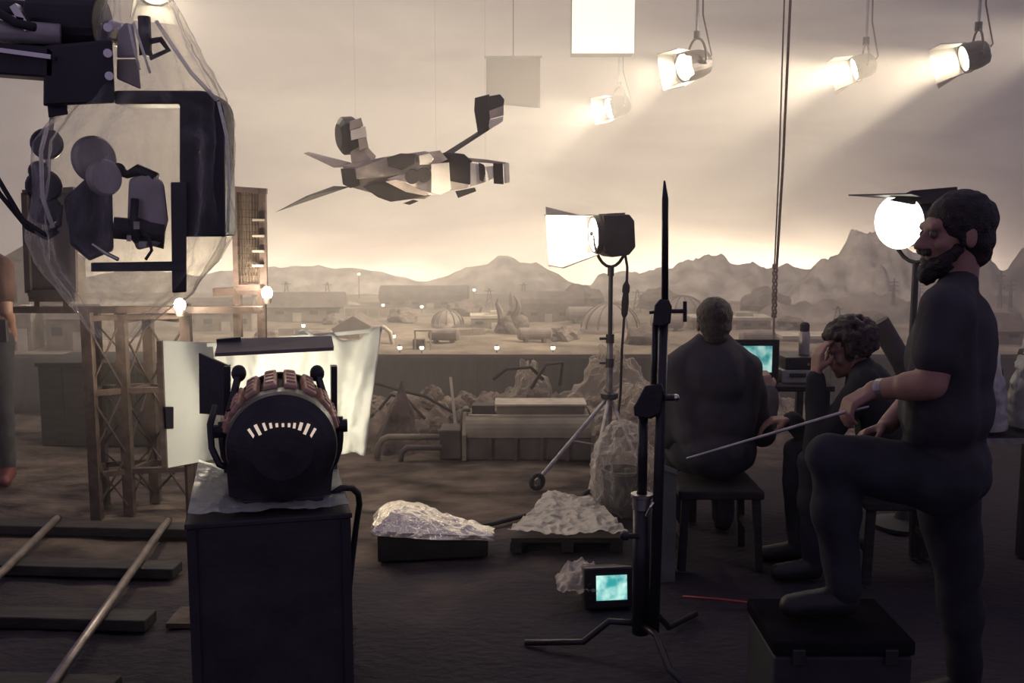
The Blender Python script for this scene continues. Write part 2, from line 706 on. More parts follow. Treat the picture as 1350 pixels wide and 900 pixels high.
shed(60, 9.6, 0.62, 0.55, 0.78, 'peak', 'tall peaked model hall behind the dark flag panel', 0.12)
shed(22, 8.9, 0.34, 0.3, 0.34, 'flat', 'low flat roofed model hut beside the tall peaked hall', 0.1)
shed(100, 8.95, 0.4, 0.32, 0.30, 'gable', 'small gabled model hut behind the scaffold tower', -0.1)
shed(395, 11.2, 0.95, 0.4, 0.17, 'gable', 'long gabled model shed under the row of town lamps', 0.05)
shed(470, 9.9, 0.46, 0.45, 0.09, 'peak', 'squat tent roofed model shed near the platform edge', 0.0)
shed(560, 12.6, 1.1, 0.4, 0.14, 'vault', 'long vaulted model warehouse in the middle of the town', -0.03)
shed(642, 10.5, 0.34, 0.3, 0.12, 'flat', 'pale flat roofed model block beside the horned rock', 0.05)
shed(720, 11.3, 0.8, 0.45, 0.16, 'vault', 'vaulted model hangar behind the standing lamp', 0.08)
shed(960, 10.4, 0.8, 0.4, 0.12, 'flat', 'wide flat roofed model block behind the seated man at the monitor', 0.0)
shed(290, 10.3, 0.7, 0.4, 0.2, 'vault', 'vaulted model hangar behind the wire grid frame', 0.1)
shed(1090, 9.6, 0.9, 0.4, 0.05, 'flat', 'very low flat model block behind the curly haired man', 0.0)
shed(1290, 9.4, 0.7, 0.4, 0.12, 'gable', 'gabled model shed beyond the bearded man', -0.1)

# domes
DOMEM = mat('model_dome', (0.25, 0.20, 0.165), 0.7, var=0.25, scale=10, bump=0.15)
for (px, Y, r, lab) in ((590, 10.6, 0.17, 'dark round model dome in front of the vaulted warehouse'),
                        (805, 10.2, 0.3, 'large ribbed model dome behind the standing lamp pole'),
                        (900, 11.2, 0.26, 'ribbed model dome below the craggy ridge')):
    c = LA(px, Y) - V((0, 0, 0.02))
    t = thing('model_dome', lab, 'model building', c)
    MB().lathe([(r * 1.06, 0), (r * 1.06, 0.05)] + [(r * math.cos(a * PI / 16), 0.05 + r * 0.85 * math.sin(a * PI / 16)) for a in range(0, 9)], c, (0, 0, 1), 20).build('shell', DOMEM, t, smooth=True)
    for k in range(6):
        a = k * PI / 6
        pts = [c + V((math.cos(a) * math.cos(q) * r * 1.015, math.sin(a) * math.cos(q) * r * 1.015, 0.05 + r * 0.865 * math.sin(q))) for q in [PI * i / 12 for i in range(13)]]
        MB().tube(pts, 0.008, 5).build('rib', SHEDR, t)

# horned rock and other outcrops
ROCKM = mat('model_rock', (0.17, 0.13, 0.105), 0.95, var=0.4, scale=7, bump=0.8, bscale=25)


def rock_mesh(seed, r, sq=(1, 1, 0.7)):
    random.seed(seed)
    bm = bmesh.new()
    bmesh.ops.create_icosphere(bm, subdivisions=3, radius=1)
    for v in bm.verts:
        n = v.co.normalized()
        k = 1 + 0.38 * noise.noise(n * 1.6 + V((seed * 3.1, 0, 0))) + 0.16 * noise.noise(n * 4 + V((0, seed * 1.7, 0)))
        v.co = V((n.x * sq[0], n.y * sq[1], n.z * sq[2])) * k * r
    return bm


def rock(name, label, cat, c, r, seed, sq=(1, 1, 0.7), m=ROCKM, group=None):
    b = MB()
    b.bm.free()
    b.bm = rock_mesh(seed, r, sq)
    bmesh.ops.translate(b.bm, verts=b.bm.verts[:], vec=V(c))
    return tag(b.build(name, m, smooth=False, origin=c), label, cat, group)


c = LA(676, 10.0)
t = thing('horned_rock', 'dark model rock outcrop with two curved horn spurs', 'rock', c)
b = MB(); b.bm.free(); b.bm = rock_mesh(5, 0.17, (1, 0.8, 0.9))
bmesh.ops.translate(b.bm, verts=b.bm.verts[:], vec=c + V((0, 0, 0.05)))
b.build('boulder', ROCKM, t)
MB().tube([c + V((-0.10, 0, 0.12)), c + V((-0.13, 0, 0.22)), c + V((-0.16, 0, 0.30)), c + V((-0.15, 0, 0.36))], [0.05, 0.035, 0.02, 0.006], 7).build('horn', ROCKM, t)
MB().tube([c + V((0.02, 0, 0.16)), c + V((0.06, 0, 0.26)), c + V((0.05, 0, 0.33)), c + V((0.01, 0, 0.38))], [0.05, 0.03, 0.02, 0.006], 7).build('horn', ROCKM, t)
for i, (px, Y, r, lab) in enumerate(((440, 10.8, 0.13, 'small boulder between the long gabled shed and the tent roofed shed'), (530, 10.9, 0.16, 'boulder just before the long vaulted warehouse'), (612, 11.5, 0.2, 'rounded boulder at the end of the vaulted warehouse'), (745, 9.6, 0.14, 'small boulder before the vaulted hangar behind the stand lamp'), (850, 9.3, 0.18, 'boulder between the large ribbed dome and the grip stand'), (1040, 10.3, 0.15, 'small boulder behind the television'), (1150, 10.3, 0.2, 'boulder behind the curly haired man'), (350, 9.4, 0.12, 'small boulder near the platform edge behind the wire grid frame'), (870, 12.4, 0.3, 'large boulder at the foot of the craggy ridge'), (1010, 12.3, 0.28, 'large boulder behind the wide flat model block'), (770, 12.8, 0.28, 'large boulder below the gap between pale hills and craggy ridge'))):
    rock('model_rock', lab, 'rock', LA(px, Y) + V((0, 0, r * 0.2)), r, 20 + i, group='boulders of the model landscape')

# curved pipe and gantry at the platform edge
MB().tube([LA(480, 9.2), LA(484, 9.2) + V((0, 0, 0.10)), LA(492, 9.2) + V((0, 0, 0.15)), LA(506, 9.2) + V((0, 0, 0.15)), LA(514, 9.2) + V((0, 0, 0.11)), LA(517, 9.2) + V((0, 0, -0.01))], 0.022, 8).build('model_pipe', SHEDP, smooth=True, origin=LA(498, 9.2))
tag(bpy.data.objects['model_pipe'], 'pale bent model pipe arching beside the platform edge', 'pipe')
c = LA(557, 8.85)
t = thing('model_gantry', 'small pale frame gantry standing at the platform edge', 'model gantry', c)
for sx in (-0.07, 0.07):
    MB().bar(c + V((sx, 0, -0.02)), c + V((sx, 0, 0.17)), 0.014, 0.014).build('post', SHEDP, t)
MB().bar(c + V((-0.077, 0, 0.17)), c + V((0.077, 0, 0.17)), 0.014, 0.014).build('crossbeam', SHEDP, t)
MB().box(c + V((-0.04, 0.05, 0.04)), (0.11, 0.08, 0.10)).build('machine_block', SHEDR, t, bevel=0.008)

# town lamps: thin posts with small glowing bulbs
BULB = emit('model_bulb', (1.0, 0.86, 0.60), 5.0)
lamp0 = None
ll = [(402, 399, 12, 0), (453, 399, 12, 0), (505, 402, 12, 0), (556, 404, 12, 0), (611, 405, 12, 0),
      (349, 425, 10.5, 1), (519, 445, 9.45, 1), (564, 381, 13, 2), (610, 378, 13.1, 2), (473, 361, 13.8, 2), (625, 382, 13, 2),
      (400, 433, 10.3, 1),
      (527, 458, 8.62, 3), (556, 458, 8.62, 3), (655, 458, 8.62, 3), (729, 461, 8.62, 3)]
labs = ['glowing bulb on a model lamp post in the row above the long sheds', 'glowing bulb on a short model lamp post among the sheds',
        'tiny glowing bulb on a tall model mast below the pale hills', 'small glowing bulb set along the platform edge']
grp = ['row of town lamps', 'lamps among the sheds', 'mast lamps below the hills', 'edge lamps of the platform']
for px, py, Y, k in ll:
    top = P(px, py, Y)
    zb = land_z(top.x, Y) - 0.01
    top.z = max(top.z, zb + 0.05)
    t = thing('model_lamp', labs[k], 'model lamp', (top.x, Y, zb), grp[k])
    MB().tube([(top.x, Y, zb), (top.x, Y, top.z - 0.006)], 0.006, 6).build('post', SHEDR, t)
    MB().lathe([(0.016, 0), (0.016, 0.006), (0.008, 0.014), (0.0, 0.016)], (top.x, Y, top.z + 0.012), (0, 0, 1), 8).build('cap', SHEDR, t)
    MB().sph(top, 0.021, 8).build('bulb', BULB, t, smooth=True)

# masts on the jagged ridge
for px, Y, h in ((1178, 11.2, 0.22), (1212, 11.2, 0.17), (1318, 11.0, 0.3), (1332, 11.1, 0.24)):
    c = P(px, 392, Y)
    t = thing('model_mast', ('short model mast with crossbars before the cone mountain' if px < 1250 else 'taller model mast with crossbars before the dark peaked mountain'), 'model mast', c - V((0, 0, 0.12)), 'masts on the jagged ridge')
    MB().tube([c - V((0, 0, 0.12)), c + V((0, 0, h))], [0.03, 0.006], 6).build('shaft', MTD, t)
    for q in (0.35, 0.6, 0.8):
        MB().bar(c + V((-0.05, 0, h * q)), c + V((0.05, 0, h * q)), 0.012, 0.012).build('crossbar', MTD, t)

# clutter of the model town: lying tanks, low walls, lattice pylons
random.seed(21)
def lying_tank(px, Y, ln, r, lab, rot):
    c = LA(px, Y) - V((0, 0, 0.01))
    t = thing('model_fuel_tank', lab, 'model tank', c, 'lying tanks of the model town')
    d = V((math.cos(rot), math.sin(rot), 0))
    up = V((0, 0, r + 0.03))
    MB().lathe([(0, -ln / 2 - r * 0.4), (r * 0.7, -ln / 2 - r * 0.28), (r, -ln / 2), (r, ln / 2), (r * 0.7, ln / 2 + r * 0.28), (0, ln / 2 + r * 0.4)], c + up, d, 16).build('barrel', DOMEM, t, smooth=False)
    for q in (-0.3, 0.3):
        MB().box(c + d * ln * q + V((0, 0, r * 0.4)), (0.03, r * 1.6, r * 0.8 + 0.02), Matrix.Rotation(rot, 3, 'Z')).build('cradle', SHEDR, t)
for a in ((420, 9.3, 0.22, 0.05, 'small lying model tank near the tent roofed shed', 0.1), (585, 9.2, 0.26, 0.055, 'lying model tank between the gantry and the horned rock', -0.2),
          (705, 9.4, 0.3, 0.06, 'lying model tank below the vaulted hangar', 0.2), (770, 10.9, 0.34, 0.08, 'lying model tank before the large ribbed dome', 0.0),
          (1000, 9.1, 0.3, 0.06, 'lying model tank beyond the television', 0.1), (880, 10.2, 0.3, 0.07, 'lying model tank between the two ribbed domes', -0.3), (330, 11.6, 0.4, 0.08, 'lying model tank behind the wire grid frame', 0.1)):
    lying_tank(*a)
def wall_run(px0, px1, Y, h, lab):
    a, b_ = LA(px0, Y), LA(px1, Y + 0.1)
    t = thing('model_wall', lab, 'model wall', (a + b_) / 2)
    t['kind'] = 'thing'
    n = max(3, int((b_ - a).length / 0.12))
    for k in range(n):
        p, q = a.lerp(b_, k / n), a.lerp(b_, (k + 0.94) / n)
        z = V((0, 0, h / 2 - 0.01))
        MB().bar(p + z, q + z, 0.02, h * random.uniform(0.85, 1.1)).build('panel', SHEDW, t)
wall_run(366, 430, 9.75, 0.08, 'low panelled model wall before the long gabled shed')
wall_run(585, 640, 9.75, 0.07, 'low panelled model wall before the dark round dome')
wall_run(698, 762, 9.8, 0.10, 'low panelled model wall before the vaulted hangar')
wall_run(930, 1080, 9.25, 0.05, 'long low panelled model wall behind the seated crew')
wall_run(455, 545, 11.5, 0.10, 'low panelled model wall under the row of town lamps')
for px, Y, h, lab in ((378, 12.6, 0.34, 'slim lattice pylon behind the long gabled shed'), (432, 12.9, 0.30, 'lattice pylon before the pale hills'), (645, 12.2, 0.26, 'lattice pylon above the pale flat block'), (690, 12.6, 0.34, 'lattice pylon behind the horned rock'), (840, 11.8, 0.3, 'lattice pylon beside the grip stand rod'), (1105, 10.9, 0.2, 'lattice pylon below the cone mountain')):
    c = LA(px, Y) - V((0, 0, 0.02))
    t = thing('model_pylon', lab, 'model pylon', c, 'lattice pylons of the model town')
    top = c + V((0, 0, h))
    for sx in (-1, 1):
        MB().bar(c + V((sx * 0.05, 0, 0)), top + V((sx * 0.008, 0, 0)), 0.010, 0.010).build('upright', SHEDR, t)
    for k in range(5):
        q0, q1 = k / 5, (k + 1) / 5
        w0, w1 = 0.05 - 0.042 * q0, 0.05 - 0.042 * q1
        MB().bar(c + V((-w0, 0, h * q0)), c + V((w1, 0, h * q1)), 0.006, 0.006).build('lattice_bar', SHEDR, t)
    MB().bar(top + V((-0.06, 0, -0.03)), top + V((0.06, 0, -0.03)), 0.008, 0.008).build('crossarm', SHEDR, t)

# ================================================================== rubble and props on the floor before the platform
RUBM = mat('rubble_earth', (0.115, 0.083, 0.066), 0.95, var=0.5, scale=6, bump=0.9, bscale=22, col2=(0.24, 0.18, 0.14))


def rub(u, v):
    x = -2.3 + 5.1 * u
    y = 7.25 + 1.3 * v
    k = math.sin(PI * min(1, v * 1.05)) ** 0.7
    h = 0.20 + 0.10 * fbm(x * 1.4, y * 1.4, 8) + 0.12 * abs(fbm(x * 4.5, y * 4.5, 4)) + 0.05 * fbm(x * 12, y * 12, 6)
    ed = min(1, u * 8, (1 - u) * 8)
    return V((x, y, max(-0.03, h * k * ed - 0.03)))


o = MB().grid(rub, 200, 60).build('rubble', RUBM, smooth=True, origin=(0, 7.9, 0))
tag(o, 'long heap of broken earth and debris along the platform foot', 'rubble', kind='stuff')
random.seed(12)
placed = [(P(524, 502, 7.1).x, 7.1, 0.22), (P(598, 510, 7.1).x, 7.1, 0.06)]
for i in range(34):
    for _try in range(400):
        px = random.uniform(490, 860)
        Y = random.uniform(7.22, 8.25)
        r = random.uniform(0.05, 0.115)
        x = P(px, 500, Y).x
        if all((x - a) ** 2 + (Y - b_) ** 2 > (1.3 * (r + c_)) ** 2 for a, b_, c_ in placed):
            break
    else:
        continue
    placed.append((x, Y, r))
    u, v = (x + 2.3) / 5.1, (Y - 7.25) / 1.3
    z = max(0, rub(u, v).z if 0 <= v <= 1 else 0)
    size = 'fist sized' if r < 0.075 else ('medium' if r < 0.105 else 'large')
    spot_ = 'beside the debris cone' if px < 545 else 'near the leaning board' if px < 630 else 'behind the model tank' if px < 760 else 'by the plastic humps'
    spot2 = 'at the front of the heap' if Y < 7.55 else 'on top of the heap' if Y < 7.9 else 'against the platform boards'
    rock('rubble_rock', size + ' rock lump ' + spot2 + ' ' + spot_, 'rock', V((x, Y, z + r * 0.25)), r, 60 + i, (1, 0.9, random.uniform(0.6, 1.0)), RUBM, group='lumps on the debris heap')
# conical heap, leaning pale board and bent wires
b = MB()
apex = P(524, 502, 7.1)
bc = V((apex.x, 7.1, 0.0))
b.grid(lambda u, v: bc + V((math.cos(2 * PI * u), math.sin(2 * PI * u), 0)) * (0.20 * (1 - v) ** 1.1 * (1 + 0.25 * noise.noise(V((math.cos(2 * PI * u) * 2, math.sin(2 * PI * u) * 2, v * 4)))) + 0.004) + V((0.03 * v, 0, -0.03 + (apex.z + 0.03) * v)), 28, 16, closed=True)
tag(b.build('debris_cone', RUBM, smooth=True, origin=bc), 'pointed cone of reddish debris beside the model tank', 'debris cone')
pb = P(602, 528, 7.05)
pt = P(594, 498, 7.2)
tag(MB().bar(V((pb.x, 7.0, 0.12)), pt, 0.05, 0.02, (1, 0, 0)).build('leaning_board', SHEDP, origin=(pb.x, 7.0, 0.1)), 'short pale board leaning upright on the debris heap', 'board')
for i, pts in enumerate(([(495, 505), (530, 515), (560, 522), (600, 545)], [(650, 500), (668, 486), (700, 484), (716, 500)], [(700, 512), (720, 480), (742, 478), (738, 508)], [(500, 540), (515, 520), (538, 528), (560, 552)])):
    tag(MB().tube([P(a, b_, 7.45 + 0.05 * k) for k, (a, b_) in enumerate(pts)], 0.014, 6).build('bent_rod', RUST, smooth=True, origin=P(*pts[0], 7.45)), ['bent rusty rod sloping down beside the debris cone', 'arched rusty rod over the small plastic hump', 'hooked rusty rod behind the model tank lid', 'kinked rusty rod low beside the debris cone'][i], 'rod', 'bent rods in the debris')

# model tank (long housing with curved shoulder)
TANKM = mat('tank_olive', (0.19, 0.16, 0.115), 0.6, var=0.25, scale=5, bump=0.12)
TANKD = mat('tank_dark', (0.085, 0.07, 0.06), 0.7, var=0.3, scale=5, bump=0.2)
Y0, Y1 = 6.72, 7.12
xl, xr = P(612, 600, Y0).x, P(782, 600, Y0).x
zt = P(700, 548, Y0 + 0.13).z
zf = P(700, 577, Y0).z
t = thing('model_tank_housing', 'long olive model tank housing with curved shoulder and flat lid', 'model tank', ((xl + xr) / 2, 6.9, 0))
MB().box(((xl + xr) / 2, (Y0 + Y1) / 2 + 0.01, zf / 2), (xr - xl, Y1 - Y0, zf)).build('front_panel', TANKD, t, bevel=0.008)
prof = [V((xl + 0.01, Y0 + 0.0 + 0.13 * (1 - math.cos(a)), zf + (zt - zf) * math.sin(a))) for a in [PI / 2 * i / 6 for i in range(7)]] + [V((xl + 0.01, Y1, zt)), V((xl + 0.01, Y1, zf))]
MB().prism(prof, (xr - xl - 0.02, 0, 0)).build('shoulder', TANKM, t)
x0_, x1_ = P(655, 540, Y0 + 0.2).x, P(770, 540, Y0 + 0.2).x
zl = P(700, 533, Y0 + 0.2).z
MB().box(((x0_ + x1_) / 2, Y0 + 0.26, (zt + zl) / 2), (x1_ - x0_, 0.22, zl - zt)).build('lid_block', TANKM, t, bevel=0.006)
MB().box(((x0_ + x1_) / 2, Y0 + 0.26, zl + 0.006), (x1_ - x0_ + 0.03, 0.25, 0.016)).build('lid', SHEDP, t, bevel=0.004)
MB().bar((P(618, 548, Y0 + .12).x, Y0 + 0.125, zt + 0.004), (xr - 0.02, Y0 + 0.125, zt + 0.004), 0.02, 0.012).build('edge_rib', SHEDP, t)
for xx in (xl, xr - 0.0):
    MB().prism([V((xx - 0.014, Y0 - 0.015, 0)), V((xx - 0.014, Y0 - 0.015, zf + 0.02)), V((xx - 0.014, Y0 + 0.13, zt + 0.02)), V((xx - 0.014, Y1 + 0.01, zt + 0.02)), V((xx - 0.014, Y1 + 0.01, 0))], (0.028, 0, 0)).build('end_plate', TANKM, t)
xa = P(637, 545, Y0 + .2).x
MB().box((xa, Y0 + 0.24, zt + 0.03), (0.16, 0.12, 0.07)).build('hatch_box', TANKD, t, bevel=0.006)
MB().tube([(xa - 0.09, Y0 + 0.2, zt + 0.03), (xa - 0.14, Y0 + 0.2, zt + 0.03), (xa - 0.15, Y0 + 0.2, zt - 0.03), (xa - 0.15, Y0 + 0.2, zf)], 0.018, 8).build('vent_pipe', TANKM, t, smooth=True)
for k in range(4):
    xx = xl + (k + 1) * (xr - xl) / 5
    MB().bar((xx, Y0 - 0.004, 0.0), (xx, Y0 - 0.004, zf), 0.02, 0.014, (0, 1, 0)).build('panel_rib', TANKD, t)
# pump block with two pipes
x2, x3 = P(580, 590, 6.8).x, P(608, 590, 6.8).x
t = thing('pump_block', 'dark pump block with two horizontal pipes beside the model tank', 'pump', ((x2 + x3) / 2, 6.85, 0))
zz = P(595, 567, 6.75).z
MB().box(((x2 + x3) / 2, 6.87, zz / 2), (x3 - x2, 0.24, zz)).build('block', TANKD, t, bevel=0.01)
zp = P(540, 577, 6.75).z
MB().tube([(x2 + 0.02, 6.78, zp), (P(512, 577, 6.78).x, 6.78, zp), (P(504, 580, 6.78).x, 6.78, zp - 0.02), (P(498, 585, 6.78).x, 6.78, zp - 0.07), (P(497, 590, 6.78).x, 6.78, 0.0)], 0.022, 10).build('pipe', TANKM, t, smooth=True)
zq = P(540, 590, 6.7).z
MB().tube([(x2 + 0.02, 6.7, zq), (P(537, 590, 6.7).x, 6.7, zq), (P(530, 594, 6.7).x, 6.7, zq - 0.03), (P(528, 596, 6.7).x, 6.7, 0)], 0.02, 10).build('pipe', TANKD, t, smooth=True)

# plastic draped humps at the platform foot
for (pxc, pyt, Yc, rx, ry, lab, sd) in ((808, 474, 8.0, 0.44, 0.26, 'crumpled clear plastic sheet humped over debris behind the standing lamp', 1.0),
                                        (700, 492, 7.85, 0.22, 0.2, 'small clear plastic hump on the debris behind the model tank', 4.0),
                                        (838, 522, 7.4, 0.46, 0.3, 'low milky plastic sheet spread behind the lamp stand legs', 7.0)):
    c = P(pxc, pyt, Yc)
    hh = c.z

    def q(u, v, c=c, rx=rx, ry=ry, hh=hh):
        a, r_ = 2 * PI * u, v
        z = hh * (1 - r_ ** 1.5) * (1 + 0.35 * noise.noise(V((3 * math.cos(a), 3 * math.sin(a), r_ * 3))))
        return V((c.x + rx * r_ * math.cos(a), Yc + ry * r_ * math.sin(a), 0.02 + z)), V((math.cos(a) * 0.6, math.sin(a) * 0.6, 0.6))
    tag(crumple(80, 36, q, 0.075, 6.0, sd).build('plastic_sheet', plastic('hump_plastic', (0.62, 0.54, 0.45), opacity=0.12, rough=0.2), smooth=True, origin=(c.x, Yc, 0)), lab, 'plastic sheet')
# ================================================================== lamps, flags and rigging
HOUSE = mat('lamp_housing', (0.055, 0.045, 0.042), 0.5, 0.3, bump=0.1)
FLAP = mat('barn_door_sheet', (0.42, 0.38, 0.33), 0.6, 0.1, var=0.15)
HOT = emit('hot_lens_glow', (1, 0.94, 0.78), 28.0)


def frame_of(d):
    d = V(d).normalized()
    s = d.cross(V((0, 0, 1))).normalized()
    u = s.cross(d)
    return d, s, u


def fresnel(t, c, d, R, Ln, flaps, flen, body='round', lens_mat=None, yoke='down', flap_mat=None, ydir=None):
    """A fresnel lamp head: c is the centre of its lens, d the beam direction."""
    c = V(c)
    d, s, u = frame_of(d)
    if body == 'round':
        MB().lathe([(0.0, -Ln * 1.02), (R * 0.5, -Ln), (R * 0.82, -Ln * 0.86), (R * 0.95, -Ln * 0.6), (R, -Ln * 0.3), (R, -0.01), (R * 1.08, -0.01), (R * 1.08, 0.03), (R * 0.9, 0.03), (R * 0.9, -0.02)], c, d, 24).build('housing', HOUSE, t, smooth=False)
    else:
        M = Matrix((( *d, ), (*s,), (*u,))).transposed().to_4x4()
        M.translation = c
        b = MB(); b.M = M
        b.prism([V((-Ln, -R * .9, -R * 0.75)), V((-Ln, -R * .9, R * 0.6)), V((-Ln * 0.86, -R * .9, R * 0.95)), V((-0.02, -R * .9, R * 1.0)), V((-0.02, -R * .9, -R * 0.95)), V((-Ln * 0.3, -R * .9, -R * 1.2)), V((-Ln * 0.8, -R * .9, -R * 1.15))], (0, R * 1.8, 0))
        b.build('housing', HOUSE, t, bevel=0.008)
        b = MB(); b.M = M
        b.lathe([(R * 0.98, -0.03), (R * 0.98, 0.02), (R * 0.86, 0.02), (R * 0.86, -0.02)], (0, 0, 0), (1, 0, 0), 24)
        b.build('lens_ring', HOUSE, t)
        for k in range(5):
            b = MB(); b.M = M
            b.box((-Ln * (0.25 + 0.12 * k), 0, R * 1.0), (Ln * 0.05, R * 1.5, 0.012))
            b.build('cooling_fin', HOUSE, t)
    MB().lathe([(0, 0.025), (R * 0.5, 0.018), (R * 0.88, 0.0), (R * 0.88, -0.012), (0, -0.012)], c, d, 24).build('lens', lens_mat or GLOW, t, smooth=True)
    for side, ang in flaps.items():
        fs = 1.0
        if isinstance(ang, tuple):
            ang, fs = ang
        o = {'top': u, 'bottom': -u, 'left': -s, 'right': s}[side]
        tang = s if side in ('top', 'bottom') else u
        ca, sa = math.cos(math.radians(ang)), math.sin(math.radians(ang))
        h0 = c + o * R * 1.0 + d * 0.025
        out = (d * ca + o * sa).normalized()
        nrm = tang.cross(out).normalized()
        w0, w1 = R * 0.95 * fs, (R * 0.95 + flen * 0.30) * fs
        poly = [h0 - tang * w0, h0 + tang * w0, h0 + tang * w1 + out * flen * fs, h0 - tang * w1 + out * flen * fs]
        MB().prism([p - nrm * 0.003 for p in poly], nrm * 0.006).build('barn_door', flap_mat or FLAP, t)
    # yoke
    mid = c - d * Ln * 0.45
    sg = -1 if yoke == 'down' else 1
    ys = V((s.x, s.y, 0)).normalized() if ydir is None else V(ydir).normalized()
    pts = [mid + ys * R * 1.18 * math.cos(a) + V((0, 0, sg)) * R * 1.75 * math.sin(a) for a in [PI * i / 12 for i in range(13)]]
    MB().tube(pts, R * 0.085, 8).build('yoke', DKMETAL, t, smooth=True)
    for q in (-1, 1):
        MB().cyl(mid + ys * q * R * 0.95, mid + ys * q * R * 1.34, R * 0.14, n=10).build('knob', DKMETAL, t)
    return mid + V((0, 0, sg)) * R * 1.75


def hanging(px, py, Y, d, R, Ln, flaps, flen, label, power, deg, aimp, body='round'):
    c = P(px, py, Y)
    t = thing('hanging_lamp', label, 'stage lamp', c, 'stage lamps hung over the set')
    ytop = fresnel(t, c, d, R, Ln, flaps, flen, body, HOT, 'up')
    MB().cyl(ytop - V((0, 0, 0.01)), ytop + V((0, 0, 0.06)), 0.03, n=10).build('clamp', DKMETAL, t)
    MB().cyl(ytop + V((0, 0, 0.05)), V((ytop.x, ytop.y, 8.2)), 0.014, n=8).build('drop_pipe', STEEL, t)
    MB().tube([c - V(d).normalized() * Ln * 0.9, c - V(d).normalized() * Ln * 1.15 + V((0, 0, 0.05)), ytop + V((0.05, 0, 0.2)), ytop + V((0.03, 0, 1.0)), V((ytop.x + 0.03, ytop.y, 8.2))], 0.007, 6).build('power_cable', RUBBER, t, smooth=True)
    spot('hanging_lamp_beam', c + V(d).normalized() * 0.06, aimp, power, deg, 0.5, 0.07)
    return t


hanging(905, 88, 9.0, (-0.88, -0.40, -0.25), 0.13, 0.24, {'top': 14, 'bottom': 10, 'right': 16, 'left': (18, 0.62)}, 0.15,
        'round stage lamp with open barn doors hung beside the bright soft panel', 550, 70, (-6, 11, 0.5))
hanging(806, 142, 13.8, (-0.88, -0.42, -0.25), 0.15, 0.28, {'top': 14, 'bottom': 10, 'right': 16, 'left': (18, 0.62)}, 0.16,
        'hazy stage lamp hung far back over the model hills', 900, 70, (-7, 16, 1.0))
hanging(1130, 90, 9.6, (-0.93, 0.10, -0.30), 0.115, 0.17, {'top': 12, 'bottom': 6, 'right': 6}, 0.19,
        'stage lamp with blazing barn doors hung on a pale drop pipe', 1050, 58, (-6, 11.5, 1.2))
hanging(1275, 76, 8.4, (-0.94, 0.10, -0.28), 0.115, 0.18, {'top': 12, 'bottom': 4, 'right': 6}, 0.21,
        'stage lamp with blazing barn doors hung near the dark stage corner', 1000, 56, (-5, 10.5, 0.6))
hanging(1440, 30, 8.6, (-0.94, 0.10, -0.28), 0.115, 0.18, {'top': 12, 'bottom': 4, 'right': 6}, 0.21,
        'stage lamp at the end of the hung row', 350, 55, (-5, 10.5, 0.6))

hanging(206, -14, 8.8, (0.35, -0.55, -0.75), 0.15, 0.26, {'top': 25, 'bottom': 25, 'right': 25}, 0.16,
        'stage lamp hung high above the camera crane bracket', 160, 70, (1, 6.5, 0.2))

# glowing soft panel
c0, c1 = P(754, 70, 11.0), P(837, -22, 11.0)
t = thing('soft_light_panel', 'large square soft light panel glowing white over the set', 'light panel', ((c0.x + c1.x) / 2, 11.0, c0.z))
cx, cz, wx, wz = (c0.x + c1.x) / 2, (c0.z + c1.z) / 2, c1.x - c0.x, c1.z - c0.z
MB().box((cx, 11.0, cz), (wx, 0.02, wz)).build('diffuser', emit('soft_panel_glow', (0.95, 0.92, 0.68), 1.1), t)
MB().prism([V((cx - wx / 2, 11.02, cz - wz / 2)), V((cx + wx / 2, 11.02, cz - wz / 2)), V((cx + wx / 2, 11.02, cz + wz / 2)), V((cx - wx / 2, 11.02, cz + wz / 2))], (0, 0.25, 0)).build('lamp_box', HOUSE, t)
for q in (-1, 1):
    MB().cyl((cx + q * wx * 0.4, 11.14, cz + wz / 2 - 0.02), (cx + q * wx * 0.4, 11.14, 8.3), 0.012, n=8).build('drop_pipe', STEEL, t)

# grey flag cloth
FLAGM = mat('grey_flag_cloth', (0.10, 0.078, 0.072), 0.9, var=0.1, scale=3, bump=0.15, bscale=6)
a0, a1 = P(641, 76, 11.5), P(712, 139, 11.5)
t = thing('hanging_flag', 'plain grey cloth flag hung on lines above the flying model', 'flag', (a0.x, 11.5, a1.z))
MB().grid(lambda u, v: V((a0.x + (a1.x - a0.x) * u, 11.5 + 0.03 * math.sin(u * 7 + v * 3), a0.z + (a1.z - a0.z) * v - 0.03 * u * v + 0.012 * math.sin(u * PI))), 16, 14).build('cloth', FLAGM, t, smooth=True, thick=0.006)
MB().cyl((a0.x - 0.02, 11.5, a0.z + 0.005), (a1.x + 0.02, 11.5, a0.z + 0.01), 0.012, n=8).build('top_bar', DKMETAL, t)
for q in (0.5,):
    MB().cyl((a0.x + (a1.x - a0.x) * q, 11.5, a0.z), (a0.x + (a1.x - a0.x) * q, 11.5, 8.3), 0.006, n=6).build('line', DKMETAL, t)

# pair of cables hanging into the set
t = thing('hanging_cable', 'pair of brown ropes hanging straight down to a taped bundle', 'rope', P(1022, 430, 7.6))
ROPE = mat('brown_rope', (0.22, 0.15, 0.115), 0.9, var=0.3, scale=40)
MB().tube([P(1038, -300, 7.6), P(1034, 0, 7.6), P(1027, 220, 7.6), P(1021, 352, 7.6)], 0.006, 8).build('rope', ROPE, t, smooth=True)
MB().tube([P(1048, -300, 7.62), P(1042, 0, 7.62), P(1032, 220, 7.62), P(1024, 352, 7.62)], 0.0105, 8).build('rope', ROPE, t, smooth=True)
for k in range(3):
    pts = []
    for i in range(19):
        q = i / 18
        p = P(1022 - 1.5 * q, 348 + 70 * q, 7.61)
        pts.append(p + V((math.cos(q * 16 + k * 2.1) * 0.016, math.sin(q * 16 + k * 2.1) * 0.016, 0)))
    MB().tube(pts, 0.008, 6).build('twisted_strand', ROPE, t, smooth=True)
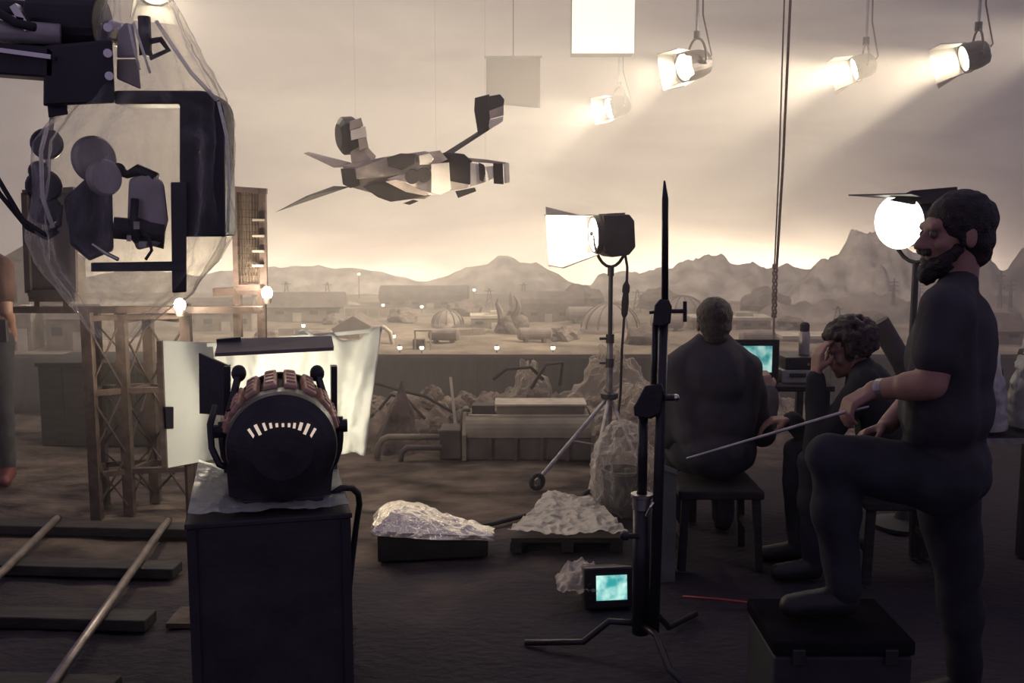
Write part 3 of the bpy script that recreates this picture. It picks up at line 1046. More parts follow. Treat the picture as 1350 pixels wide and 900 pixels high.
MB().tube([P(1021, 412, 7.6), P(1020, 430, 7.6), P(1020, 470, 7.58)], 0.008, 6).build('tail', ROPE, t)

# lamp on the wheeled stand in the set
Ys = 6.5
c = P(786, 309, Ys)
t2 = thing('stand_lamp', 'square dark lamp head blazing sideways on top of the wheeled stand', 'stage lamp', c)
yb = fresnel(t2, c, (-0.97, -0.20, -0.06), 0.125, 0.23, {'top': 4, 'bottom': 14, 'right': 6}, 0.27, 'box', emit('stand_lens_glow', (1, 0.95, 0.8), 130.0), 'down', None, (0.82, 0.57, 0))
spot('stand_lamp_beam', c + V((-0.05, -0.01, 0)), (-2.6, 6.9, 2.0), 420, 80, 0.6, 0.06)
t = thing('lamp_stand', 'wheeled tripod stand carrying a blazing lamp before the model landscape', 'lamp stand', V((yb.x, yb.y, 0)))
Ys = yb.y
px_ = yb.x
zc = P(795, 522, Ys).z
MB().cyl((px_, Ys, zc - 0.35), (px_, Ys, P(795, 448, Ys).z), 0.021, n=12).build('pole', STEEL, t)
MB().cyl((px_, Ys, P(795, 455, Ys).z), (px_, Ys, yb.z), 0.015, n=12).build('upper_pole', DKMETAL, t)
for zz_ in (P(795, 446, Ys).z, P(795, 478, Ys).z):
    MB().cyl((px_, Ys, zz_ - 0.03), (px_, Ys, zz_ + 0.03), 0.028, n=12).build('collar', DKMETAL, t)
    MB().cyl((px_, Ys, zz_), (px_ - 0.07, Ys - 0.01, zz_), 0.009, n=8).build('clamp_knob', DKMETAL, t)
MB().lathe([(0.045, -0.02), (0.06, -0.01), (0.06, 0.02), (0.03, 0.03)], (px_, Ys, zc), (0, 0, 1), 14).build('leg_hub', DKMETAL, t)
feet = [G(708, 634, 0.06), G(776, 656, 0.06), G(846, 618, 0.06)]
zr = P(795, 598, Ys).z
for f in feet:
    MB().cyl((px_, Ys, zc), f, 0.013, n=8).build('leg', STEEL, t)
    m_ = V((px_, Ys, zc)).lerp(f, 0.55)
    MB().cyl((px_, Ys, max(0.14, zr)), m_, 0.009, n=8).build('brace', STEEL, t)
    wl = MB().lathe([(0.03, -0.012), (0.052, -0.014), (0.056, -0.006), (0.056, 0.006), (0.052, 0.014), (0.03, 0.012), (0.03, -0.012)], V((f.x, f.y, 0.056)), (0.5, -0.85, 0), 18).build('wheel', RUBBER, t, smooth=True)
    MB().lathe([(0.0, -0.013), (0.02, -0.012), (0.02, 0.012), (0.0, 0.013)], V((f.x, f.y, 0.056)), (0.5, -0.85, 0), 10).build('hub', STEEL, wl)
MB().cyl(yb - V((0, 0, 0.06)), yb, 0.022, n=10).build('spigot', DKMETAL, t)
# its cable with an inline connector
t = thing('lamp_cable', 'black power cable with an inline connector hanging behind the stand lamp', 'cable', P(818, 560, Ys + 0.05))
MB().tube([P(824, 335, Ys + 0.02), P(827, 352, Ys + 0.04), P(826, 385, Ys + 0.05)], 0.009, 8).build('cord', RUBBER, t, smooth=True)
MB().lathe([(0.012, 0), (0.022, 0.02), (0.026, 0.10), (0.02, 0.16), (0.026, 0.17), (0.026, 0.21), (0.010, 0.24)], P(823, 418, Ys + 0.05), (0.05, 0, 1), 10).build('connector', RUBBER, t, smooth=True)
MB().tube([P(823, 417, Ys + 0.05), P(820, 460, Ys + 0.06), P(818, 520, Ys + 0.08), P(812, 570, Ys + 0.1), P(806, 600, Ys + 0.0), P(806, 625, Ys - 0.2)], 0.009, 8).build('cord', RUBBER, t, smooth=True)

# lamp behind the bearded man
Yl = 5.15
c = P(1190, 292, Yl)
t = thing('flood_lamp_stand', 'dark lamp stand behind the bearded man', 'lamp stand', (P(1222, 400, Yl).x, Yl + 0.12, 0))
t2 = thing('flood_lamp', 'round white hot flood lamp with raised top flap before the bearded man\'s face', 'stage lamp', c)
ye = fresnel(t2, c, (-0.80, -0.60, -0.05), 0.127, 0.32, {'top': 6}, 0.19, 'round', emit('flood_lens_glow', (1, 0.97, 0.82), 4.0), 'down', HOUSE)
sx_, sy_ = ye.x, ye.y
MB().hull([P(a, b_, Yl + d) for a, b_ in ((1172, 264), (1202, 251), (1262, 246), (1264, 266), (1204, 270)) for d in (-0.10, 0.14)]).build('hood', HOUSE, t2, bevel=0.006)
MB().lathe([(0, 0.055), (0.075, 0.05), (0.122, 0.036), (0.141, 0.031)], c + V((-0.80, -0.60, -0.05)).normalized() * 0.004, (-0.80, -0.60, -0.05), 28).build('lens_glass', MATS['flood_lens_glow'], t2, smooth=True)
t.location = (sx_, sy_, 0)
ORG[t.name] = V((sx_, sy_, 0))
MB().cyl((sx_, sy_, 0.05), (sx_, sy_, ye.z - 0.005), 0.018, n=10).build('pole', DKMETAL, t)
MB().lathe([(0.0, 0.0), (0.17, 0.0), (0.17, 0.02), (0.05, 0.045), (0.03, 0.10), (0.0, 0.10)], (sx_, sy_, 0), (0, 0, 1), 24).build('round_base', RUBBER, t)
spot('flood_lamp_beam', c + V((-0.05, -0.04, 0)), (-4, 3.4, 1.0), 12, 90, 0.6, 0.06)
# ================================================================== flying model craft hung over the town
YC = 7.2
HULL = mat('craft_hull', (0.42, 0.345, 0.29), 0.55, var=0.25, scale=7, bump=0.1)
HULLD = mat('craft_dark', (0.030, 0.022, 0.022), 0.6, var=0.3, scale=9)
HULLP = mat('craft_pale', (0.80, 0.72, 0.60), 0.5, var=0.12, scale=9)


def S3(px, py, dy=0.0):
    return P(px, py, YC + dy)


def slab(pts, near, far):
    """Hull of an outline carried from a near depth to a far depth; each outline point may set its own."""
    out = []
    for q in pts:
        n_, f_ = (q[2], q[3]) if len(q) > 2 else (near, far)
        out += [S3(q[0], q[1], n_), S3(q[0], q[1], f_)]
    return out


cr = thing('model_aircraft', 'angular grey twin pod model aircraft hung flying over the town', 'model aircraft', S3(555, 232))
hull = MB().hull(slab([(452, 218, 0.0, 0.3), (505, 207, -0.12, 0.35), (560, 199, -0.16, 0.36), (582, 204, -0.18, 0.34), (600, 212, -0.2, 0.3), (598, 240, -0.24, 0.25), (560, 262, -0.2, 0.25), (520, 262, -0.12, 0.28), (480, 250, -0.05, 0.28), (456, 245, 0.0, 0.26)], -0.2, 0.3)).build('fuselage', HULL, cr, bevel=0.006)
MB().hull(slab([(449, 222), (470, 222), (474, 244), (462, 248), (452, 243)], -0.06, 0.32)).build('tail_block', HULLD, cr, bevel=0.006)
# upper wing root with dark intake and pale cap
MB().hull(slab([(468, 222, -0.24, 0.0), (512, 208, -0.3, 0.0), (580, 198, -0.3, 0.1), (590, 210, -0.3, 0.1), (560, 226, -0.32, 0.0), (500, 234, -0.28, 0.0), (470, 236, -0.24, 0.0)], -0.25, 0)).build('shoulder', HULL, cr, bevel=0.006)
MB().hull(slab([(510, 208), (528, 202), (549, 203), (547, 216), (530, 224), (512, 219)], -0.335, -0.2)).build('intake', HULLD, cr, bevel=0.004)
MB().hull(slab([(552, 205), (566, 202), (572, 209), (566, 217), (553, 217)], -0.335, -0.2)).build('intake_cap', HULLP, cr, bevel=0.004)
# pale flank with round dark ports
MB().hull(slab([(510, 236, -0.28, 0), (536, 227, -0.30, 0), (575, 222, -0.33, 0), (577, 256, -0.31, 0), (565, 257, -0.31, 0)], -0.3, 0)).build('flank_panel', HULLP, cr, bevel=0.004)
for (a, b_, r) in ((544, 232, 9), (559, 230, 9)):
    c = S3(a, b_, -0.30)
    MB().cyl(c, c - V((0, 0.045, 0.008)), r * YC / 1300, n=14).build('port', HULLD, cr)
MB().hull(slab([(568, 216), (592, 214), (594, 250), (580, 257), (568, 254)], -0.345, 0.1)).build('door_frame', HULLP, cr, bevel=0.004)
# belly pod
MB().hull(slab([(478, 246, -0.2, 0.1), (515, 238, -0.27, 0.1), (560, 253, -0.28, 0.1), (562, 258, -0.26, 0.1), (545, 262, -0.24, 0.1), (515, 266, -0.2, 0.1), (498, 260, -0.18, 0.1)], -0.2, 0.1)).build('belly_pod', HULLD, cr, bevel=0.008)
MB().hull(slab([(507, 239), (522, 236), (568, 255), (560, 258), (535, 253)], -0.31, -0.1)).build('belly_panel', HULL, cr, bevel=0.004)
MB().hull(slab([(531, 268), (545, 263), (552, 265), (540, 270)], -0.1, 0.0)).build('skid', HULLD, cr)
# cockpit and nose
MB().hull(slab([(574, 204, -0.24, 0.2), (590, 200, -0.25, 0.2), (612, 203, -0.3, 0.12), (622, 212, -0.32, 0.1), (620, 243, -0.32, 0.08), (604, 244, -0.3, 0.1), (600, 236, -0.28, 0.1), (575, 232, -0.26, 0.2)], -0.3, 0.15)).build('cockpit', HULLD, cr, bevel=0.006)
MB().hull(slab([(574, 232), (592, 236), (592, 252), (574, 256)], -0.33, 0.1)).build('cheek_panel', HULLP, cr, bevel=0.004)
MB().hull(slab([(590, 238), (618, 243), (616, 248), (590, 252)], -0.34, 0.05)).build('chin_panel', HULL, cr, bevel=0.004)
MB().hull(slab([(620, 214), (640, 218), (640, 240), (620, 246)], -0.34, -0.02)).build('nose', HULLP, cr, bevel=0.004)
MB().hull(slab([(631, 214), (638, 217), (640, 228), (637, 240), (632, 237), (634, 227)], -0.36, -0.05)).build('nose_mark', HULLD, cr)
MB().hull(slab([(618, 208), (640, 210), (668, 214), (668, 217), (620, 213)], -0.3, -0.05)).build('nose_beam', HULL, cr)
MB().hull(slab([(650, 215), (663, 215), (664, 243), (651, 242)], -0.36, -0.08)).build('nose_bracket', HULLD, cr, bevel=0.004)
MB().hull(slab([(640, 220), (652, 218), (650, 226), (654, 232), (645, 238)], -0.35, -0.08)).build('nose_fork', HULLP, cr)
MB().hull(slab([(664, 216), (671, 214), (672, 240), (665, 242)], -0.34, -0.1)).build('nose_plate', HULLP, cr)
MB().hull(slab([(600, 252), (626, 247), (628, 252), (604, 261)], -0.26, -0.08)).build('chin_gun', HULLD, cr, bevel=0.003)
# rear pylon with round pod
MB().hull(slab([(461, 196, 0.02, 0.14), (476, 184, 0.02, 0.14), (484, 204, -0.05, 0.2), (496, 206, -0.05, 0.2), (492, 214, -0.08, 0.2), (464, 219, 0.0, 0.2)], 0, 0.2)).build('pylon', HULL, cr, bevel=0.004)
pc = S3(455, 179, 0.06)
axis = V((-0.90, -0.43, -0.10))
ex = MB().lathe([(0.0, 0.05), (0.09, 0.05), (0.135, 0.02), (0.135, -0.06), (0.10, -0.10), (0.0, -0.10)], pc + V((0.0, 0, 0)), axis, 14).build('engine_pod', HULLD, cr)
MB().hull(slab([(461, 160), (476, 155), (479, 166), (461, 172)], -0.10, 0.16)).build('pod_block', HULL, cr, bevel=0.004)
MB().hull(slab([(462, 172), (482, 166), (484, 180), (463, 185)], -0.12, 0.16)).build('pod_box', HULLP, cr, bevel=0.004)
MB().hull(slab([(472, 183), (483, 180), (486, 194), (474, 198)], -0.10, 0.16)).build('pod_foot', HULL, cr, bevel=0.004)
# far wing arm with boxy pod
MB().hull(slab([(578, 206, 0.1, 0.28), (590, 207, 0.1, 0.28), (634, 178, 0.34, 0.40), (650, 168, 0.36, 0.42), (648, 165, 0.36, 0.42), (632, 172, 0.34, 0.4)], 0.2, 0.4)).build('wing_arm', HULLD, cr)
MB().hull(slab([(626, 129, 0.26, 0.5), (645, 124, 0.26, 0.5), (648, 150, 0.26, 0.5), (643, 172, 0.28, 0.5), (630, 176, 0.28, 0.5), (625, 145, 0.26, 0.5)], 0.26, 0.5)).build('wing_pod', HULLD, cr, bevel=0.006)
MB().hull(slab([(643, 127), (659, 124), (665, 131), (664, 142), (644, 150)], 0.24, 0.5)).build('pod_cowl', HULLD, cr, bevel=0.004)
MB().hull(slab([(645, 146), (664, 139), (664, 152), (646, 157)], 0.235, 0.5)).build('pod_panel', HULL, cr)
MB().hull(slab([(645, 158), (664, 153), (663, 160), (645, 171)], 0.23, 0.5)).build('pod_panel', HULLP, cr)
# tail fins
MB().hull(slab([(400, 202, 0.30, 0.31), (407, 200, 0.30, 0.315), (462, 214, 0.1, 0.16), (468, 220, 0.1, 0.16), (440, 221, 0.12, 0.15), (404, 204, 0.30, 0.31)], 0, 0)).build('tail_fin', HULL, cr)
MB().hull(slab([(362, 280, -0.5, -0.49), (404, 258, -0.3, -0.28), (440, 245, -0.06, 0.0), (462, 246, -0.04, 0.02), (446, 249, -0.06, 0.0), (410, 258, -0.3, -0.28)], 0, 0)).build('tail_fin', HULLD, cr)
for (a, b_, dy) in ((470, 220, 0.12), (575, 202, 0.1), (640, 214, -0.15)):
    c = S3(a, b_, dy)
    MB().cyl(c, V((c.x, c.y, 8.3)), 0.0004, n=4).build('suspension_wire', DKMETAL, cr)
# ================================================================== camera crane under plastic (at the side of the stage)
CRANE = mat('crane_black', (0.032, 0.028, 0.032), 0.38, 0.2, bump=0.08)
CRANEG = mat('crane_grey', (0.42, 0.39, 0.37), 0.4, 0.3, bump=0.05)
YR = 2.9


def R3(px, py, dy=0.0):
    return P(px, py, YR + dy)


t = thing('camera_crane', 'black camera crane arm reaching in with a hanging camera bracket', 'camera crane', R3(60, 100))
MB().tube([R3(-260, -60, 0.10), R3(-20, 2, 0.10), R3(160, 46, 0.10)], 0.035, 14).build('arm_tube', CHROME, t, smooth=True)
MB().tube([R3(-260, -14, 0.0), R3(-20, 10, 0.0), R3(60, 18, 0.0)], 0.03, 14).build('arm_tube', CRANE, t, smooth=True)
MB().tube([R3(-260, 0, -0.1), R3(-20, 38, -0.1), R3(80, 46, -0.05)], 0.03, 12).build('arm_tube', CRANEG, t, smooth=True)
MB().tube([R3(-260, 62, 0.14), R3(-20, 52, 0.14), R3(60, 58, 0.14)], 0.022, 12).build('arm_tube', CHROME, t, smooth=True)
MB().tube([R3(-10, 12, -0.12), R3(20, 30, -0.12), R3(46, 36, -0.12)], 0.012, 8).build('hydraulic_hose', RUBBER, t, smooth=True)
for (a, b_, c_, d_) in ((20, 8, 40, 40), (0, 22, 34, 30)):
    MB().bar(R3(a, b_, -0.1), R3(c_, d_, -0.1), 0.03, 0.02).build('link_plate', CHROME, t)
MB().bar(R3(-260, 60, -0.05), R3(82, 86, -0.05), 0.10, 0.085).build('arm_beam', CRANE, t, bevel=0.006)
MB().bar(R3(-260, 32, -0.12), R3(70, 76, -0.12), 0.03, 0.012).build('arm_trim', CHROME, t)
MB().cyl(R3(46, 30, 0.04), R3(136, 34, 0.04), 0.082, n=24).build('motor', CRANE, t, bevel=0.006)
MB().hull([R3(a, b_, d) for a, b_ in ((58, 60), (148, 52), (152, 136), (57, 140)) for d in (-0.1, 0.16)]).build('head_block', CRANE, t, bevel=0.008)
MB().hull([R3(a, b_, d) for a, b_ in ((62, 135), (88, 133), (90, 151), (64, 155)) for d in (-0.06, 0.06)]).build('stop_block', CRANE, t, bevel=0.004)
for (a, b_) in ((142, 36), (142, 70), (144, 100)):
    MB().cyl(R3(a, b_, -0.11), R3(a, b_, -0.09), 0.012, n=10).build('bolt', CHROME, t)
# bracket
nb = 8
arc = [(262 + 33 * math.sin(q), 152 - 33 * math.cos(q)) for q in [PI / 2 * i / nb for i in range(nb + 1)]]
outl = [(150, 119)] + arc + [(297, 312), (236, 312), (236, 137), (150, 137)]
MB().prism([R3(a, b_, -0.03) for a, b_ in outl], (0, 0.11, 0)).build('bracket', CRANE, t, bevel=0.006)
MB().hull([R3(a, b_, d) for a, b_ in ((225, 240), (246, 240), (246, 385), (227, 386)) for d in (-0.05, 0.03)]).build('bracket_post', CRANE, t, bevel=0.004)
MB().hull([R3(a, b_, d) for a, b_ in ((120, 346), (246, 344), (246, 357), (120, 358)) for d in (-0.06, 0.02)]).build('bracket_foot', CRANE, t, bevel=0.004)
MB().tube([R3(193, 30, 0.02), R3(186, 40, 0.02), R3(200, 76, 0.02), R3(222, 66, 0.02), R3(212, 52, 0.02), R3(190, 56, 0.02)], 0.009, 8).build('cable_loop', RUBBER, t, smooth=True)
MB().cyl(R3(190, 22, 0.02), R3(192, 74, 0.02), 0.018, n=10).build('connector', CRANE, t)
MB().hull([R3(a, b_, d) for a, b_ in ((155, 42), (165, 30), (176, 32), (182, 76), (154, 76)) for d in (-0.05, 0.05)]).build('junction_box', CRANEG, t, bevel=0.006)
MB().hull([R3(a, b_, d) for a, b_ in ((154, 78), (182, 78), (186, 118), (154, 104)) for d in (-0.05, 0.05)]).build('junction_box', mat('crane_tan', (0.3, 0.26, 0.21), 0.6), t, bevel=0.006)
# the camera in the bracket
t2 = thing('film_camera', 'dark film camera with twin round magazines hung in the crane bracket', 'film camera', R3(150, 345))
MB().hull([R3(a, b_, d) for a, b_ in ((84, 262), (112, 236), (148, 248), (150, 330), (118, 344), (92, 322)) for d in (-0.05, 0.12)]).build('body', CRANE, t2, bevel=0.01)
for (a, b_, r, dy) in ((124, 210, 0.068, 0.02), (137, 234, 0.052, -0.05)):
    c = R3(a, b_, dy)
    mg = MB().lathe([(0, -0.022), (r * 0.35, -0.022), (r * 0.38, -0.016), (r * 0.9, -0.016), (r, -0.008), (r, 0.008), (r * 0.9, 0.016), (0, 0.016)], c, (0.80, -0.58, 0.05), 28).build('magazine', CRANEG, t2, smooth=False)
    MB().lathe([(0, -0.03), (r * 0.2, -0.03), (r * 0.22, -0.022), (0, -0.022)], c, (0.80, -0.58, 0.05), 16).build('hub', CRANE, mg)
MB().lathe([(0, 0), (0.032, 0), (0.032, 0.05), (0.042, 0.06), (0.042, 0.10), (0.05, 0.14), (0.044, 0.14), (0.036, 0.11), (0, 0.10)], R3(150, 300, -0.02), (0.95, 0.3, -0.1), 20).build('lens', CRANE, t2, smooth=False)
MB().hull([R3(a, b_, d) for a, b_ in ((170, 236), (196, 226), (216, 240), (222, 290), (214, 322), (180, 330), (168, 290)) for d in (-0.02, 0.08)]).build('side_housing', CRANEG, t2, bevel=0.012)
MB().tube([R3(156, 224, 0), R3(168, 230, 0), R3(182, 224, 0), R3(205, 236, 0)], [0.016, 0.012, 0.018, 0.02], 10).build('viewfinder', CRANE, t2, smooth=True)
MB().sph(R3(156, 224, 0), 0.021, 12).build('eyecup', RUBBER, t2, smooth=True)
MB().tube([R3(178, 300, -0.04), R3(196, 312, -0.05), R3(200, 330, -0.05), R3(192, 342, -0.05)], 0.005, 6).build('wire', RUBBER, t2, smooth=True)
MB().tube([R3(122, 322, -0.06), R3(140, 334, -0.06), R3(156, 342, -0.06)], 0.006, 8).build('rod', CHROME, t2)
MB().tube([R3(178, 262, -0.04), R3(176, 290, -0.05), R3(182, 318, -0.05)], 0.012, 8).build('handle', CRANE, t2, smooth=True)
for (a, b_, w_, h_) in ((176, 292, 8, 10), (167, 310, 6, 8), (183, 318, 10, 8)):
    MB().hull([R3(a + i, b_ + j, d) for i in (0, w_) for j in (0, h_) for d in (-0.07, -0.03)]).build('fitting', STEEL, t2)
# round weights beside the camera
t3 = thing('counterweight_bar', 'upright bar of round black counterweights beside the film camera', 'counterweight', R3(64, 300))
MB().tube([R3(70, 148, 0.02), R3(64, 190, 0.02), R3(62, 300, 0.02)], 0.008, 8).build('bar', STEEL, t3)
for (a, b_, r) in ((62, 190, 0.045), (52, 226, 0.03), (58, 246, 0.05), (60, 276, 0.045)):
    MB().lathe([(0, -0.02), (r * 0.85, -0.02), (r, -0.01), (r, 0.01), (r * 0.85, 0.02), (0, 0.02)], R3(a, b_, 0.02), (0.35, -0.93, 0.1), 20).build('disc', CRANE, t3)
# cables drooping from the crane
for k, pts in enumerate(([(-40, 170), (0, 240), (30, 290), (60, 309), (78, 296), (80, 270)], [(-40, 200), (0, 256), (36, 300), (62, 314), (76, 305)])):
    tag(MB().tube([R3(a, b_, -0.08 + 0.03 * k) for a, b_ in pts], 0.007, 8).build('crane_cable', RUBBER, smooth=True, origin=R3(60, 309)), ['black cable drooping in a deep loop below the crane camera', 'second black cable drooping just under the first below the crane camera'][k], 'cable', 'cables drooping under the crane')

# clear plastic bag over the crane head
secs = [(-8, 182, 36), (24, 188, 44), (70, 194, 62), (130, 200, 92), (190, 180, 120), (300, 174, 124), (345, 170, 112), (385, 172, 80), (420, 158, 44), (446, 152, 22)]


def bag(u, v):
    q = v * (len(secs) - 1)
    i = min(int(q), len(secs) - 2)
    f = q - i
    y0, c0_, r0 = secs[i]
    y1, c1_, r1 = secs[i + 1]
    py, cx_, r = y0 + (y1 - y0) * f, c0_ + (c1_ - c0_) * f, r0 + (r1 - r0) * f
    a = 2 * PI * u
    rr = r * YR / 1300
    base = R3(cx_, py, 0.03)
    pl = 1 + 0.05 * math.sin(a * 9 + v * 4) + 0.03 * math.sin(a * 17 - v * 9)
    p = base + V((math.cos(a) * rr * pl, math.sin(a) * rr * 0.62 * pl, 0))
    return p, V((math.cos(a), math.sin(a), 0))


bago = tag(crumple(110, 90, bag, 0.018, 6.0, 2.0).build('plastic_bag', plastic('bag_plastic', (0.92, 0.90, 0.84), opacity=0.03, rough=0.10, wrinkle=0.6, edge=0.55), smooth=True, origin=R3(165, 440)), 'clear crinkled plastic bag shrouding the crane camera', 'plastic bag')

HILITE = plastic('highlight_plastic', (0.95, 0.93, 0.86), opacity=0.55, rough=0.1)  # pale tubes along the bag's folds stand in for its highlight streaks
for pts, r in (([(206, 28), (226, 58), (252, 96), (286, 132)], 0.006), ([(288, 134), (299, 180), (302, 240), (300, 306)], 0.005), ([(170, 32), (176, 60), (184, 92)], 0.004), ([(176, 30), (190, 72), (198, 96)], 0.004), ([(62, 168), (54, 200), (56, 260), (70, 300)], 0.006)):
    MB().tube([R3(a, b_, -0.16) for a, b_ in pts], r, 6).build('highlight_fold', HILITE, bago, smooth=True)
# ================================================================== boards, scaffold tower, crate
YB = 4.9
BRN2 = mat('dark_brown_flag', (0.050, 0.038, 0.038), 0.8, var=0.25, scale=5)


def B3(px, py, dy=0.0):
    return P(px, py, YB + dy)


xa_, xb_ = P(122, 600, 5.35), P(204, 600, 5.75)
tw = thing('scaffold_tower', 'brown open lattice scaffold tower carrying the side panels', 'scaffold', (P(165, 600, 5.5).x, 5.5, 0))
posts = [(124, 5.35), (136, 5.62), (168, 5.45), (203, 5.70), (252, 5.5)]
pt3 = []
for px, Y in posts:
    x = P(px, 600, Y).x
    ztop = P(px, 412 if px < 240 else 400, Y).z
    pt3.append((x, Y, ztop))
    MB().box((x, Y, ztop / 2), (0.055 if px != 136 else 0.04, 0.05, ztop)).build('post', RUST, tw)
for (i, j) in ((0, 2), (1, 3), (0, 1), (2, 3), (3, 4), (2, 4)):
    for q in (0.22, 0.62, 0.98):
        z_ = min(pt3[i][2], pt3[j][2]) * q
        MB().bar((pt3[i][0], pt3[i][1], z_), (pt3[j][0], pt3[j][1], z_), 0.03, 0.03).build('rail', RUST, tw)
for (i, j) in ((0, 2), (2, 3), (1, 3), (3, 4)):
    for q0, q1 in ((0.05, 0.3), (0.32, 0.62), (0.64, 0.96)):
        zi, zj = pt3[i][2], pt3[j][2]
        zm = min(zi, zj)
        MB().bar((pt3[i][0], pt3[i][1] - 0.01, zm * q0), (pt3[j][0], pt3[j][1] - 0.01, zm * q1), 0.010, 0.010).build('lattice_bar', RUST, tw)
        MB().bar((pt3[i][0], pt3[i][1] - 0.02, zm * q1), (pt3[j][0], pt3[j][1] - 0.02, zm * q0), 0.009, 0.009).build('lattice_bar', RUST, tw)
MB().bar((pt3[0][0] - 0.42, 5.42, P(100, 408, 5.42).z), (pt3[4][0] + 0.45, 5.42, P(100, 408, 5.42).z), 0.06, 0.035).build('top_beam', RUST, tw)

# dark flag panel
fp = thing('flag_panel', 'dark brown flat flag panel mounted beside the plastic shrouded camera', 'flag panel', B3(66, 408, 0.45))
MB().hull([P(a, b_, Y) for a, b_ in ((31, 254), (98, 250), (100, 385), (38, 386)) for Y in (5.35, 5.4)]).build('panel', BRN2, fp, bevel=0.004)
for (a, b_, c_, d_) in ((31, 254, 98, 250), (38, 386, 100, 385), (33, 254, 38, 386), (96, 250, 98, 385)):
    MB().bar(P(a, b_, 5.34), P(c_, d_, 5.34), 0.03, 0.03, (0, 1, 0)).build('frame_bar', BRN2, fp)
MB().bar(P(40, 393, 5.38), P(101, 393, 5.38), 0.04, 0.035).build('lower_rail', RUST, fp)
for q in (50, 88):
    MB().bar(P(q, 386, 5.39), P(q, 411, 5.42), 0.03, 0.025, (0, 1, 0)).build('mount', RUST, fp)

# wire grid frame
YG = 5.6
gf = thing('grid_frame', 'tall wooden frame with fine wire grid and small shelves', 'grid frame', P(332, 400, YG))
for (a, b_, c_, d_, w_) in ((309, 248, 312, 380, 0.028), (346, 250, 348, 380, 0.04), (308, 249, 352, 252, 0.03), (311, 379, 350, 378, 0.035)):
    MB().bar(P(a, b_, YG), P(c_, d_, YG), w_, 0.03, (0, 1, 0)).build('frame_bar', BRNWOOD, gf)
MB().hull([P(a, b_, YG + dd) for a, b_ in ((310, 250), (346, 252), (347, 378), (312, 379)) for dd in (0.02, 0.03)]).build('backing_cloth', cloth_sheet('tan_backing', (0.30, 0.235, 0.18), 0.5), gf)
for k in range(9):
    q = (k + 0.5) / 9
    MB().tube([P(311 + 34 * q, 252, YG), P(313 + 33 * q, 378, YG)], 0.0025, 4).build('grid_wire', RUST, gf)
for k in range(13):
    q = (k + 0.5) / 13
    MB().tube([P(311, 252 + 126 * q, YG - 0.004), P(347, 253 + 125 * q, YG - 0.004)], 0.0025, 4).build('grid_wire', RUST, gf)
for yy in (290, 311, 331, 350):
    MB().bar(P(334, yy, YG - 0.03), P(348, yy, YG - 0.03), 0.05, 0.012).build('shelf', SHEDP, gf)
for (a, b_) in ((313, 0), (345, 0)):
    MB().bar(P(a, 378, YG + 0.02), V((P(a + 1, 600, YG).x, YG + 0.02, 0)), 0.045, 0.04, (0, 1, 0)).build('leg', RUST, gf)
MB().bar(P(282, 385, YG + 0.01), P(352, 382, YG + 0.01), 0.04, 0.045).build('cross_rail', RUST, gf)

# two bare bulbs burning on the tower and the frame
HOTB = emit('bare_bulb_glow', (1, 0.90, 0.70), 60.0)
for (px, py, Y, lab, pw) in ((237, 402, 5.3, 'small blazing bare lamp on the tower top under the plastic bag', 22), (352, 386, 5.5, 'small blazing bare lamp at the foot of the wire grid frame', 12)):
    c = P(px, py, Y)
    t = thing('bare_lamp', lab, 'lamp', c - V((0, 0, 0.05)))
    MB().sph(c, (0.030, 0.030, 0.036), 14).build('bulb', HOTB, t, smooth=True)
    MB().lathe([(0.0, -0.06), (0.02, -0.06), (0.024, -0.035), (0.02, -0.025), (0.0, -0.025)], c, (0, 0, 1), 12).build('socket', HOUSE, t)
    MB().bar(c - V((0, -0.02, 0.05)), c - V((0.0 if px < 300 else 0.05, -0.14, 0.06)), 0.02, 0.02).build('bracket', HOUSE, t)
    point('bare_lamp_light', c - V((0, 0.12, 0)), pw, 0.03, WARM)

# dark crate
cr_ = thing('dark_crate', 'large dark wooden crate with boarded sides behind the scaffold tower', 'crate', (P(150, 590, 7.2).x, 7.45, 0))
x0c, x1c = P(57, 590, 7.2).x, P(246, 590, 7.2).x
zc_ = P(150, 482, 7.2).z
nbd = 6
for k in range(nbd):
    xs = x0c + (x1c - x0c) * k / nbd
    MB().box((xs + (x1c - x0c) / nbd / 2, 7.2, zc_ / 2), ((x1c - x0c) / nbd - 0.006, 0.03, zc_)).build('side_board', DKWOOD, cr_)
MB().box(((x0c + x1c) / 2, 7.5, zc_ / 2 - 0.01), (x1c - x0c - 0.02, 0.56, zc_ - 0.02)).build('body', DKWOOD, cr_)
MB().box(((x0c + x1c) / 2, 7.48, zc_ + 0.012), (x1c - x0c + 0.03, 0.62, 0.03)).build('lid', DKWOOD, cr_, bevel=0.004)

# camera track
tr = thing('dolly_track', 'pair of pale steel camera rails on dark timber sleepers', 'camera track', G(120, 780))
RAILM = mat('rail_steel', (0.24, 0.205, 0.19), 0.42, 0.7, var=0.3, scale=12)
for a, b_ in (((75, 683), (-150, 903)), ((221, 686), (-45, 1062))):
    A, B = G(*a, 0.075), G(*b_, 0.075)
    MB().cyl(A, B, 0.019, n=12).build('rail', RAILM, tr, smooth=True)
    MB().cyl(A, A + (A - B).normalized() * 0.015, 0.021, n=12).build('rail_end', DKMETAL, tr)
A0, A1 = G(75, 683), G(-150, 903)
B0, B1 = G(221, 686), G(-45, 1062)
ax = (A1 - A0).normalized()
wv = (B0 - A0)
for k in range(6):
    c = A0 + ax * (0.26 + 0.60 * k)
    e = c + wv
    ex_ = (e - c).normalized()
    MB().bar(c - ex_ * 0.35 + V((0, 0, 0.03)), e + ex_ * 0.22 + V((0, 0, 0.03)), 0.12, 0.05).build('sleeper', DKWOOD, tr, bevel=0.006)
